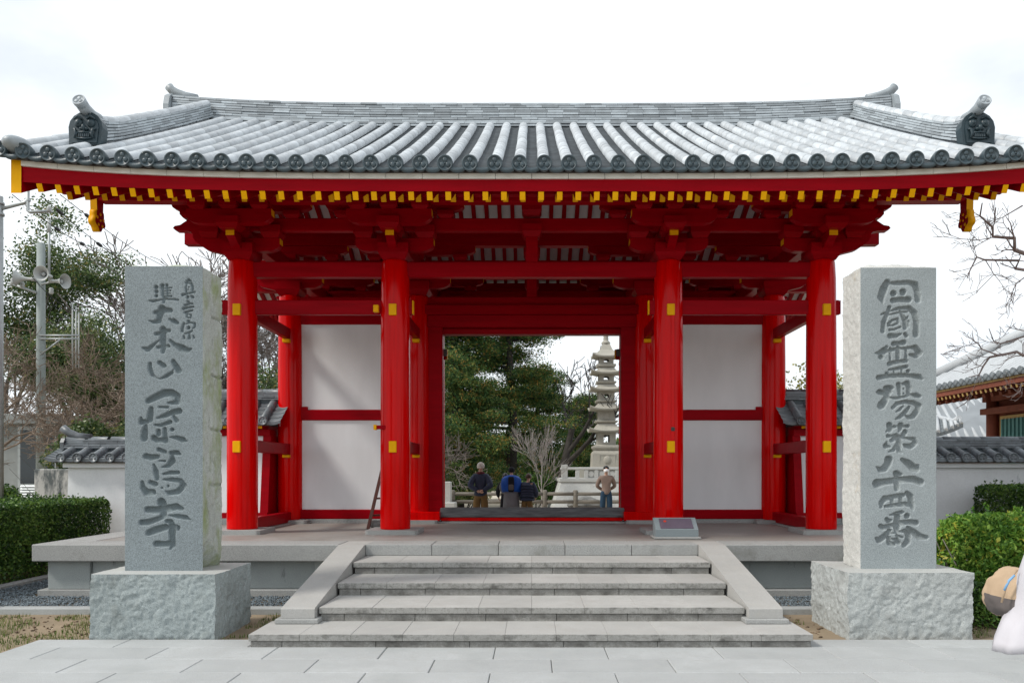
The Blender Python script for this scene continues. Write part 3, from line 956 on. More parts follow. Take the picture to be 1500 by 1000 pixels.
core = MB()
for i in range(20):
    a, b = -6.7+13.4*i/20, -6.7+13.4*(i+1)/20
    core.box(a, b, 14.92, 15.08, RZ0-.15, RZ0+RL*RH-.02+min(L(a), L(b))*.8)
core.build("main_ridge_core", M['tiledark'], roof)
# round capping tiles along the top
cap_me = MB(); cover_arc(cap_me, 0, .34, 0, 0, .085, .079); cap_me = cap_me.mesh("ridge_cap_tile", M['tile'])
n = 40
for i in range(n):
    x = -6.72 + 13.44*(i+.5)/n
    sl = math.atan((L(x+.1)-L(x-.1))*.8/.2)
    put("ridge_cap_tile", cap_me, roof, (x-.17, 15.0, RZ0+RL*RH-.045+L(x-.17)*.8), (sl, 0, -math.pi/2))
for sgn in (-1, 1):
    # end plates of the main ridge with an upswept round tile
    e = put("ridge_end_tile", MB().prism([(-.24,0),(-.25,.32),(-.19,.50),(-.08,.58),(.08,.58),(.19,.50),(.25,.32),(.24,0)], -.05, .05, 'x').mesh("ridge_end_tile", M['tilemid']),
            roof, (sgn*6.78, 15.0, RZ0-.08+L(6.72)*.8))
    pts = [(sgn*6.30, 15.0, 8.62), (sgn*6.52, 15.0, 8.665), (sgn*6.68, 15.0, 8.72), (sgn*6.78, 15.0, 8.775), (sgn*6.83, 15.0, 8.835)]
    pts = [(p[0], p[1], p[2]+.045) for p in pts]
    put("upswept_tile", MB().tube(pts, [.070, .073, .075, .078, .082], 14).mesh("upswept_tile", M['tilemid']), e)

# descending ridges with demon masks
def demon_mesh(mat):
    m = MB()
    out = [(-.215, 0), (-.235, .22)]
    for k in range(0, 9):
        a = math.pi - math.pi*k/8
        out.append((.235*math.cos(a), .225+.20*math.sin(a)))
    out += [(.235, .22), (.215, 0)]
    m.prism([(p[0], p[1]) for p in out], .02, .16, 'y')
    inn = [(p[0]*.80, .02+p[1]*.86) for p in out]
    m.prism(inn, .005, .03, 'y')
    for sx in (-1, 1):
        m.ball((sx*.085, 0, .265), (.058, .035, .055), 12, 8)        # eye socket
        m.ball((sx*.083, -.025, .265), (.028, .022, .028), 10, 6)    # eye
        m.tube([(sx*.03, -.012, .315), (sx*.085, -.028, .345), (sx*.15, -.012, .31)], [.012, .020, .010], 8)   # brow
        m.ball((sx*.034, -.02, .185), (.026, .026, .020), 8, 6)       # nostril
        m.tube([(sx*.155, 0, .19), (sx*.125, -.018, .185), (sx*.11, -.02, .13), (sx*.13, -.015, .07)], [.012, .016, .018, .010], 8)   # cheek fold and fang
        m.tube([(sx*.095, -.02, .14), (sx*.098, -.022, .09)], [.012, .004], 6)
    m.ball((0, -.02, .20), (.030, .042, .045), 10, 6)                 # nose
    m.tube([(-.10, -.015, .135), (0, -.022, .145), (.10, -.015, .135)], [.010, .014, .010], 8)
    m.tube([(-.11, -.010, .075), (0, -.018, .065), (.11, -.010, .075)], [.010, .014, .010], 8)
    for k in range(6):
        m.cbox(-.075+k*.026, -.055+k*.026, -.022, 0, .085, .130, .004)   # teeth
    m.tube([(-.06, -.005, .385), (0, -.015, .40), (.06, -.005, .385)], .010, 6)
    return m.mesh("demon_mask_tile", mat)
dm = demon_mesh(M['masktile'])
for sgn in (-1, 1):
    X = sgn*6.06
    dr = MB()
    y_lo, y_hi = 10.92, 14.80
    def dz(q, k):
        y = y_lo+q; s_ = y-10
        curl = .10*max(0, 1-q/.8)**2
        return zr(s_)+L(X)+.085+k*(.040+curl*.14)+curl*.25
    ridge_layers(dr, lambda t: ((X, y_lo+t), (sgn*-1.0, 0)), y_hi-y_lo, dz, 6, .040, .115, .28)
    d_o = tag(dr.build("descending_ridge_tiles", M['ridgetile'], roof), kind="stuff")
    # core so that the layers are closed
    cm = MB()
    for i in range(16):
        q0, q1 = (y_hi-y_lo)*i/16, (y_hi-y_lo)*(i+1)/16
        b = len(cm.v)
        for q in (q0, q1):
            for sx in (-1, 1):
                cm.v += [(X+sx*.085, y_lo+q, zr(y_lo+q-10)+L(X)-.01), (X+sx*.085, y_lo+q, dz(q, 6))]
        cm.f += [[b,b+1,b+5,b+4],[b+2,b+6,b+7,b+3],[b+1,b+3,b+7,b+5],[b,b+2,b+3,b+1],[b+4,b+5,b+7,b+6]]; cm.m += [0]*5; cm.s += [False]*5
    put("descending_ridge_core", cm.mesh("descending_ridge_core", M['tiledark']), roof)
    n = 12
    for i in range(n):
        q = (y_hi-y_lo)*i/n; q2 = (y_hi-y_lo)*(i+1)/n+.02
        me = MB(); cover_arc(me, 0, q2-q, 0, dz(q2, 6)-dz(q, 6), .088, .082)
        put("ridge_cap_tile", me.mesh("ridge_cap_tile", M['tile']), roof, (X, y_lo+q, dz(q, 6)-.01))
    e = put("demon_mask_tile", dm, roof, (X, 10.78, zr(.8)+L(X)+.085), (R(-4), 0, 0), (.98, 1, 1.10))
    p0 = Vector((X, 11.12, dz(.2, 6)+.02))
    pts = [p0, p0+Vector((0, -.16, -.02)), p0+Vector((0, -.32, .0)), p0+Vector((0, -.43, .045))]
    put("upswept_tile", MB().tube(pts, [.080, .080, .080, .082], 16).mesh("upswept_tile", M['tilemid']), e)
    q = pts[-1]
    put("upswept_tile_face", disc_l, e, (q.x, q.y-.045, q.z+.012), (R(-22), 0, 0), (.86, .9, .86))
    # bulging corner tile at the verge
    put("corner_tile", MB().ball((0, 0, 0), (.16, .28, .115), 14, 8).mesh("corner_tile", M['tilemid']), roof, (sgn*6.50, 10.12, zr(.12)+L(6.5)+.075))
    # bargeboard along the gable, painted yellow at its end
    bm_ = MB()
    N = 14
    for side in (0, 1):
        b = len(bm_.v)
        for k in range(N+1):
            s_ = 5.0*k/N; y = 10.08+s_*.985 if not side else 19.92-s_*.985
            zt = zr(s_)-.04+L(6.55); zl = zt-.42
            for xx in (6.46, 6.59): bm_.v += [(sgn*xx, y, zl), (sgn*xx, y, zt)]
        for k in range(N):
            a = b+k*4; c = a+4
            bm_.f += [[a, a+1, c+1, c], [a+2, c+2, c+3, a+3], [a, c, c+2, a+2], [a+1, a+3, c+3, c+1]]; bm_.m += [0]*4; bm_.s += [False]*4
        bm_.f.append([b, b+2, b+3, b+1]); bm_.m.append(1); bm_.s.append(False)
    put("bargeboard", bm_.mesh("bargeboard", [M['redbeam'], M['yellow']]), gate)
    # hanging gable ornaments at the purlin ends: flower shaped, yellow edged
    for yy in (GY[0]-.52, GY[2]+.52, 15.0):
        zc = 5.43 if yy != 15.0 else 7.55
        m = MB()
        out = []
        for k in range(36):
            a = 2*math.pi*k/36
            rad = .15+.022*math.cos(5*a+math.pi/2)
            out.append((rad*math.cos(a)*.86, rad*math.sin(a)-.02))
        m.prism(out, -.055, .055, 'x', 1, True, 0)
        m.prism([(-.085,.10),(.085,.10),(.10,.40),(-.10,.40)], -.05, .05, 'x', 1, False, 0)
        for k in range(5):
            a = math.pi/2+2*math.pi*k/5
            for sx in (-1, 1):
                m.ball((sx*.055, .09*math.cos(a), .09*math.sin(a)-.02), (.014, .024, .024), 8, 5, 1)
        m.ball((0, 0, -.02), (.075, .03, .03), 8, 6, 1)
        put("gable_pendant", m.mesh("gable_pendant", [M['redbeam'], M['yellow']]), gate, (sgn*6.53, yy-.02, zc))
    # gable wall under the roof end
    put("gable_panel", MB().prism([(12.0, 5.95), (18.0, 5.95), (16.4, 7.3), (15.0, 7.95), (13.6, 7.3)], sgn*4.80-.04, sgn*4.80+.04, 'x').mesh("gable_panel", M['plaster']), gate)

# ------------------------------------------------------------------ walls and doorway in the middle row
y = 15.0
for a, b in ((GX[0]+.2, GX[1]-.2), (GX[2]+.2, GX[3]-.2)):
    put("wall_panel", MB().box(a, b, y-.045, y+.045, 2.80, 4.68).mesh("wall_panel", M['plaster']), gate)
    put("wall_panel", MB().box(a, b, y-.045, y+.045, .93, 2.61).mesh("wall_panel", M['plaster']), gate)
    beam("wall_rail", a, b, y-.075, y+.075, 2.605, 2.805)
    beam("wall_rail", a, b, y-.075, y+.075, 4.40, 4.60)
    beam("wall_sill", a, b, y-.095, y+.095, PZ+.07, .935)
    put("sill_stone", MB().cbox(a, b, y-.14, y+.14, PZ-.02, PZ+.068, .006).mesh("sill_stone", M['coping']), gate)
    put("rail_notch_block", MB().cbox(a-.04 if a < 0 else b-.14, a+.14 if a < 0 else b+.04, y-.085, y+.08, 2.79, 2.86, .005).mesh("rail_notch_block", M['redbeam']), gate)
for s in (-1, 1):
    x0, x1 = sorted((s*1.67, s*1.94)); beam("door_jamb", x0, x1, y-.10, y+.10, PZ+.06, 4.57)
    x0, x1 = sorted((s*1.72, s*2.0)); beam("door_post", x0, x1, y+.11, y+.22, PZ+.06, 4.57)
    x0, x1 = sorted((s*1.70, s*2.32)); beam("door_base_block", x0, x1, y-.30, y-.10, PZ+.045, PZ+.215, 'red')
    # open door leaf folded back, with its iron hinge
    leaf = put("door_leaf", MB().cbox(*sorted((s*1.90, s*1.97)), y+.24, y+1.78, .99, 4.25, .008).mesh("door_leaf", M['redbeam']), gate)
    put("hinge", MB().cbox(*sorted((s*1.615, s*1.73)), y+.12, y+.20, 3.84, 3.97, .006).mesh("hinge", M['darkwood']), leaf)
beam("door_lintel", -1.95, 1.95, y-.14, y+.14, 4.34, 4.57)
beam("door_head_board", -2.0, 2.0, y-.16, y+.10, 4.575, 4.755)
beam("door_head", -1.95, 1.95, y+.02, y+.26, 4.235, 4.338)
put("threshold", MB().cbox(-1.71, 1.73, y-.12, y+.12, .79, .97, .012).mesh("threshold", M['weathered']), gate)
beam("threshold_base", -1.70, 1.70, y-.10, y+.10, PZ+.03, .788, 'red')
put("sill_stone", MB().cbox(-2.0, 2.0, y-.22, y+.22, PZ-.02, PZ+.028, .006).mesh("sill_stone", M['coping']), gate)
# small fittings: latch bars on one inner pillar, cable trunking and a box on the other
put("latch_bar", MB().cbox(-2.40, -2.05, 12.30, 12.36, 2.30, 2.36, .006).mesh("latch_bar", M['redbeam']), gate)
put("latch_bar_end", MB().cbox(-2.445, -2.40, 12.29, 12.37, 2.29, 2.37, .006).mesh("latch_bar_end", M['yellow']), gate)
put("latch_bar_end", MB().cbox(-2.45, -2.37, 12.30, 12.38, 4.11, 4.22, .006).mesh("latch_bar_end", M['yellow']), gate)
put("cable_trunking", MB().cbox(2.145, 2.195, 12.25, 12.30, 2.12, 4.05, .004).mesh("cable_trunking", M['red']), gate)
put("switch_box", MB().cbox(2.142, 2.198, 12.235, 12.25, 2.27, 2.33, .004).mesh("switch_box", M['darkwood']), gate)
# ------------------------------------------------------------------ inscribed stone pillars
def S(*pts):
    return [(pts[i], pts[i+1], pts[i+2]) for i in range(0, len(pts), 3)]
LEFT = [
 ((200,400), [  # small column: shin gon shu ; then jun, dai
  S(715,140,12,760,100,22,795,120,14), S(735,150,10,720,210,12,725,280,14), S(740,150,10,800,150,16,820,200,18,815,280,14), S(765,205,10), S(755,240,10),
  S(670,320,20,730,305,14,800,290,12,850,278,14), S(748,345,20,745,360,20), S(800,335,14,825,355,20),
  S(745,410,14,765,430,16), S(705,468,16,760,455,15,820,450,12), S(685,520,22,750,505,18,830,492,14), S(705,575,18,760,560,16,815,545,14),
  S(735,590,12,735,640,16), S(750,600,10,795,610,12,790,655,12,755,655,10),
  S(755,700,20,760,715,16), S(690,735,16,670,800,20,668,850,20), S(720,745,10,790,725,14,850,740,18,850,790,14,820,810,10), S(760,800,26),
  S(705,885,10,760,875,16,810,845,14), S(690,920,14,695,955,14), S(770,900,14,768,950,22), S(830,915,10,840,945,14),
  S(285,207,30), S(290,272,26), S(290,335,24), S(375,185,30,380,230,20,380,330,18), S(355,215,15), S(440,180,24,440,200,14),
  S(420,225,10,510,213,12), S(405,265,10,495,255,12), S(405,300,9,490,297,10), S(400,340,12,510,340,14), S(450,215,12,450,340,14),
  S(185,402,10,235,412,22,330,395,14,420,382,18,520,380,14,600,392,16), S(395,350,18,395,425,20),
  S(270,575,28,330,570,40,400,540,45,490,550,35), S(370,520,50,340,620,42,320,700,38,250,720,25,180,695,8), S(480,675,14,540,700,35,590,730,28)]),
 ((200,470), [  # hon, zan
  S(285,190,28,340,185,30,400,150,35,470,145,28), S(385,120,42,385,200,46,385,300,42,390,380,36,385,450,28), S(335,275,8,250,345,22,160,420,36,95,395,18),
  S(490,285,18,560,350,30,660,400,52,740,430,38,790,412,18), S(310,385,24,460,372,28),
  S(195,625,25,195,700,30,230,790,26,300,840,10,340,848,10,430,810,28,510,760,25,535,715,8), S(335,610,32,400,660,35), S(535,590,30,580,670,40,620,730,40)]),
 ((190,560), [  # ya
  S(270,270,40,380,215,48,500,160,55,600,155,55,690,200,48,700,285,38,620,300,28,560,300,15), S(430,360,15,550,365,20), S(310,380,30,300,450,40,290,540,45),
  S(160,520,20,170,580,40,240,580,35,270,520,8), S(230,640,30,215,720,45,210,820,45), S(400,520,15,500,490,32,620,440,40,720,420,45), S(640,500,22,690,560,30),
  S(370,620,18,450,630,24,590,580,30), S(420,710,30,420,760,30), S(510,680,26,520,860,36), S(620,690,28), S(350,810,40,400,850,36,520,840,40),
  S(590,800,10,680,810,32,770,840,42,830,860,15)]),
 ((190,645), [  # shima
  S(420,130,28,510,170,30), S(235,230,40,310,250,45,400,240,32,430,215,10), S(600,180,28,690,180,38,730,200,20), S(620,200,20,620,300,45,560,370,32,470,390,10),
  S(430,295,12,510,300,18), S(350,350,15,380,450,36,400,560,28), S(490,490,15,600,470,30,700,470,30),
  S(490,570,12,620,575,32,740,590,36,790,660,40,700,750,42,580,770,34,525,740,12), S(180,610,25,190,690,38,250,760,48,340,760,42,350,720,10), S(300,610,30,370,640,38), S(470,690,15), S(560,665,18)]),
 ((190,715), [  # tera
  S(460,200,58,480,220,52), S(260,310,45,350,320,48,500,310,55,680,270,48,760,300,30), S(480,230,48,490,400,46), S(170,500,40,260,500,45,380,460,38,480,420,32),
  S(580,395,12,700,410,32,820,430,36,890,460,10), S(280,650,45,380,610,52,520,570,46), S(540,480,28,600,490,36,620,560,50,620,700,46,625,830,42,600,880,20),
  S(390,810,45,480,820,42,570,810,42), S(690,540,12,710,570,26,710,600,18)]),
]
RIGHT = [
 ((1270,400), [ # shi, koku
  S(300,130,40,250,230,55,210,350,50,235,440,15), S(350,150,25,480,145,35,620,140,35,710,170,45,740,270,45,750,390,45), S(390,300,44), S(530,275,45,530,290,42), S(385,400,40,480,390,38,610,390,46),
  S(330,500,28,300,600,28,245,720,36,235,850,32), S(210,605,12,260,590,20), S(350,555,15,470,515,25,620,510,35,700,590,42,730,720,44,720,900,44),
  S(330,610,12,470,575,18,600,565,16), S(490,560,18,560,700,36,560,800,32), S(600,640,13,560,700,24), S(610,700,12,610,780,14),
  S(320,740,22,370,690,17,450,670,18,460,730,17,380,765,14,310,770,14), S(335,830,20,400,825,17,490,790,14), S(345,920,40,430,920,32,500,890,15), S(560,890,24,580,920,28)]),
 ((1270,490), [ # rei
  S(395,135,36,470,130,28,540,115,40), S(130,270,12,190,270,35,250,240,50,290,180,22), S(210,330,36), S(340,195,15),
  S(300,245,28,400,215,26,520,205,22,640,190,22,710,190,38,770,270,42,720,310,40,630,295,18), S(460,190,30,455,340,34), S(340,280,18,340,380,18), S(575,240,22,575,340,24),
  S(330,430,33,440,400,30,580,385,30), S(325,515,15,440,500,23,580,470,27), S(295,570,28), S(605,535,28), S(175,630,38,300,610,32,460,600,33,620,600,33,760,620,40,810,650,20),
  S(400,540,15,400,580,15), S(510,520,17,510,570,17)]),
 ((1270,550), [ # jo
  S(140,240,10,190,240,42,260,260,35,340,240,30), S(270,180,30,320,190,52,360,180,32), S(310,230,46,290,330,42,220,430,58,210,440,52), S(465,130,34,475,200,30,480,270,26),
  S(530,120,20,590,110,38,620,180,36,610,270,32), S(535,195,12), S(535,260,14), S(350,325,18,440,330,22,540,310,20,640,280,20,720,290,36,770,305,28),
  S(380,470,25,440,410,28,560,385,30,680,400,36,760,440,38,740,510,38,680,590,42,620,620,28,575,590,18), S(430,530,10,480,500,20,530,450,15), S(420,635,12,480,610,28,560,540,32,620,460,22)]),
 ((1270,600), [ # dai
  S(330,225,42,340,290,38), S(285,320,12,330,280,30,400,250,25,425,245,18), S(495,225,40,490,280,33,465,320,12), S(540,245,20,600,240,28), S(310,385,28,360,385,18,430,370,26,480,390,15),
  S(560,325,38,530,380,33), S(360,450,28,420,420,33,500,410,20,600,420,22,690,430,28,705,490,34,640,540,40,570,530,30,535,505,12), S(460,400,33,470,500,42,470,600,33,515,630,10),
  S(450,500,28,390,590,28,320,615,10), S(290,470,12,275,530,38,340,545,15)]),
 ((1270,660), [ # hachi, ju, shi
  S(320,130,55,310,190,50,260,260,50,200,280,40,140,235,10), S(520,130,28,600,180,48,680,250,56,730,270,44,745,220,25),
  S(435,335,48,490,350,30), S(150,480,62,250,460,48,400,440,46,560,420,43,690,420,50,790,460,48), S(440,400,42,440,550,40),
  S(260,700,42,215,760,38,210,820,25), S(280,700,38,400,670,34,530,650,32), S(590,620,33,640,670,42,650,780,46,680,850,20), S(370,700,34,370,760,30), S(495,690,30,495,760,30), S(270,815,22,400,800,27,560,780,34,620,800,30)]),
 ((1270,710), [ # ban
  S(340,440,10,430,420,28,510,400,28,535,400,15), S(590,455,42), S(290,500,28,320,530,36,360,510,15), S(200,600,32,240,625,36,350,600,33,480,560,38,620,545,38,720,555,43),
  S(450,470,46,440,600,52,440,680,36), S(140,780,22,180,810,43,260,750,42,330,680,36,360,650,10), S(600,620,23,680,690,46,780,760,46,870,770,33),
  S(320,780,32,330,850,36,400,880,22), S(440,740,22,520,770,15), S(350,710,10,450,700,14,560,670,30,610,730,40,600,820,45,545,880,36), S(370,790,14,440,800,30,470,850,28,400,840,16)]),
]
def stele_front(x0, x1, z0, z1, Y, chars, step=.0052):
    nx = int((x1-x0)/step); nz = int((z1-z0)/step)
    X, Z = np.meshgrid(np.linspace(x0, x1, nx+1), np.linspace(z0, z1, nz+1))
    depth = np.zeros(X.shape)
    k = Y/F
    for (bx, by), strokes in chars:
        for st in strokes:
            pts = [((bx+p[0]/10-CX)*k, CAMZ-(by+p[1]/10-CY)*k, p[2]/10*k*1.12) for p in st]
            if len(pts) == 1: pts = pts*2
            for (ax, az, ar), (cx, cz, cr) in zip(pts, pts[1:]):
                rm = max(ar, cr)+.01
                ix0 = max(0, int((min(ax, cx)-rm-x0)/(x1-x0)*nx)); ix1 = min(nx+1, int((max(ax, cx)+rm-x0)/(x1-x0)*nx)+2)
                iz0 = max(0, int((min(az, cz)-rm-z0)/(z1-z0)*nz)); iz1 = min(nz+1, int((max(az, cz)+rm-z0)/(z1-z0)*nz)+2)
                if ix1 <= ix0 or iz1 <= iz0: continue
                xx = X[iz0:iz1, ix0:ix1]; zz = Z[iz0:iz1, ix0:ix1]
                dx, dz = cx-ax, cz-az; L2 = dx*dx+dz*dz
                t = np.clip(((xx-ax)*dx+(zz-az)*dz)/L2, 0, 1) if L2 > 1e-12 else np.zeros_like(xx)
                w = ar+(cr-ar)*t; d = np.hypot(xx-ax-dx*t, zz-az-dz*t)
                rel = (zz-az-dz*t)/np.maximum(w, 1e-4)
                cut = np.where(d < w, (.012+.95*np.sqrt(np.maximum(w*w-d*d, 0)))*np.clip(.80+.38*rel, .3, 1.2), 0)      # chisel groove, steep on its upper side
                depth[iz0:iz1, ix0:ix1] = np.maximum(depth[iz0:iz1, ix0:ix1], np.minimum(cut, .050))
    n3 = fbm(np.stack([X.ravel(), Z.ravel(), np.zeros(X.size)], 1), 60, 2, 5).reshape(X.shape)
    depth = depth + n3*.0006 + np.where(depth > 0, n3*.0015, 0)
    V = np.stack([X.ravel(), Y+depth.ravel(), Z.ravel()], 1)
    w = nx+1
    i = np.arange(nx)[None,:] + (np.arange(nz)*w)[:,None]
    Fq = np.stack([i, i+1, i+1+w, i+w], -1).reshape(-1, 4)
    g_ = (depth.ravel()[Fq].min(axis=1) > .007).astype(np.int32)      # faces inside the grooves take the darker granite
    return V, Fq, g_
def rough_box(x0, x1, y0, y1, z0, z1, amp, step, seed, skip=(), fade=None, topflat=True, extra=None):
    """box of small faces pushed about like split stone; returns verts, quads per face group"""
    out = []
    dims = [(x0,x1),(y0,y1),(z0,z1)]
    for ax in range(3):
        b, c = (ax+1) % 3, (ax+2) % 3
        for sd in (0, 1):
            if (ax, sd) in skip: continue
            nb = max(2, int((dims[b][1]-dims[b][0])/step)); nc = max(2, int((dims[c][1]-dims[c][0])/step))
            U, V = np.meshgrid(np.linspace(*dims[b], nb+1), np.linspace(*dims[c], nc+1))
            p = np.zeros((U.size, 3)); p[:,ax] = dims[ax][sd]; p[:,b] = U.ravel(); p[:,c] = V.ravel()
            big = np.stack([fbm(p, 3.2, 3, seed+q*31) for q in range(3)], 1)
            sharp = np.stack([1-2*np.abs(fbm(p, 9, 3, seed+7+q*31)) for q in range(3)], 1)
            fine = np.stack([fbm(p, 34, 3, seed+13+q*31, .7) for q in range(3)], 1)
            d = (big*.62+(sharp-.6)*.40+fine*.34)*amp
            f = np.ones(len(p))
            if fade is not None: f = fade(p)
            d *= f[:,None]
            if topflat: d[:,2] *= np.clip((z1-p[:,2])/.04, 0, 1)*np.clip((p[:,2]-z0)/.04, 0, 1)
            q = p+d
            if extra is not None: q = q + extra(p, ax, sd)
            w = nb+1
            i = np.arange(nb)[None,:]+(np.arange(nc)*w)[:,None]
            Fq = np.stack([i, i+1, i+1+w, i+w], -1).reshape(-1,4)
            if not sd: Fq = Fq[:, ::-1]
            out.append((q, Fq, (ax, sd)))
    return out
def join(parts):
    V, Fq, k = [], [], 0
    for v, f in parts:
        V.append(v); Fq.append(f+k); k += len(v)
    return np.concatenate(V), np.concatenate(Fq)
def monument(name, label, chars, front, shaft_x, Y, depth, zb_, zt, block, mats, seed, notch=None):
    bx0, bx1, by0, by1, bz = block
    t = thing(name, label, "stone pillar", ((bx0+bx1)/2, (by0+by1)/2, 0), kind="thing")
    # pedestal block: flat top, split sides
    parts = rough_box(bx0+.02, bx1-.02, by0+.02, by1-.02, -.05, bz, .030, .011, seed)
    v, f = join([(a, b) for a, b, k in parts if k != (2, 1)])
    ped = put("pedestal", np_mesh("pedestal", v, f, mats[2]), t)
    v, f = join([(a, b) for a, b, k in parts if k == (2, 1)])
    v = v.copy(); v[:,2] = bz
    put("pedestal_top", np_mesh("pedestal_top", v, f, M['blocktop']), ped)
    # shaft: carved dressed face in front, split faces elsewhere
    x0, x1 = shaft_x
    fv, ff, gi = stele_front(x0, x1, zb_, zt, Y, chars)
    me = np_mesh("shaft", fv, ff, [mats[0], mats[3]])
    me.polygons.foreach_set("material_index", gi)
    shaft = put("shaft", me, t)
    def fade(p): return np.clip((p[:,1]-Y)/.05, 0, 1)
    def extra(p, ax, sd):
        e = np.zeros_like(p)
        top = np.clip((p[:,2]-(zt-.12))/.12, 0, 1)*np.clip((p[:,1]-Y)/.05, 0, 1)
        e[:,2] += top*(.025+.03*fbm(p, 4, 3, seed+50))*np.clip((p[:,0]-x0)/.1, 0, 1)*np.clip((x1-p[:,0])/.1, 0, 1)
        if notch:
            sgn, zs = notch
            m = (np.abs(p[:,0]-(x1 if sgn > 0 else x0)) < .01)
            for (zz, ln) in zs:
                e[:,0] -= sgn*m*.035*np.clip(1-np.abs(p[:,2]-zz)/.022, 0, 1)*np.clip((p[:,1]-(Y+depth-ln))/.03, 0, 1)
            # broken lower corner
            e[:,0] -= sgn*m*.16*np.clip((.95-p[:,2]-.6*np.abs(p[:,1]-Y-.12))/.25, 0, 1)*np.clip((p[:,1]-Y)/.03, 0, 1)
        return e
    parts = rough_box(x0, x1, Y, Y+depth, zb_, zt, .022, .012, seed+100, skip=((1, 0),), fade=fade, topflat=False, extra=extra)
    v, f = join([(a, b) for a, b, k in parts])
    v = v.copy(); v[:,2] = np.maximum(v[:,2], zb_)
    put("split_sides", np_mesh("split_sides", v, f, mats[1]), shaft)
    return t
def zpx(y, Y): return CAMZ-(y-CY)*Y/F
YL, YR = 8.14, 8.23
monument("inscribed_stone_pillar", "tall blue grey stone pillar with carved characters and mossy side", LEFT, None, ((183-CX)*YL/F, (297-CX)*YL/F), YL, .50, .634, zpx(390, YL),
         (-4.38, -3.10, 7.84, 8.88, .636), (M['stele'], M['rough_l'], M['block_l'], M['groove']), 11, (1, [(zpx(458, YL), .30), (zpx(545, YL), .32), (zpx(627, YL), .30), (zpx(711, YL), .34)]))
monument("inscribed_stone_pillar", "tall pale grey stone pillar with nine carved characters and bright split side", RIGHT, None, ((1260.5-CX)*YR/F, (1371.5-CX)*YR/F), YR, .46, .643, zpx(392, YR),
         (3.12, 4.40, 7.88, 8.96, .645), (M['stele_r'], M['rough_r'], M['block_r'], M['groove_r']), 23)
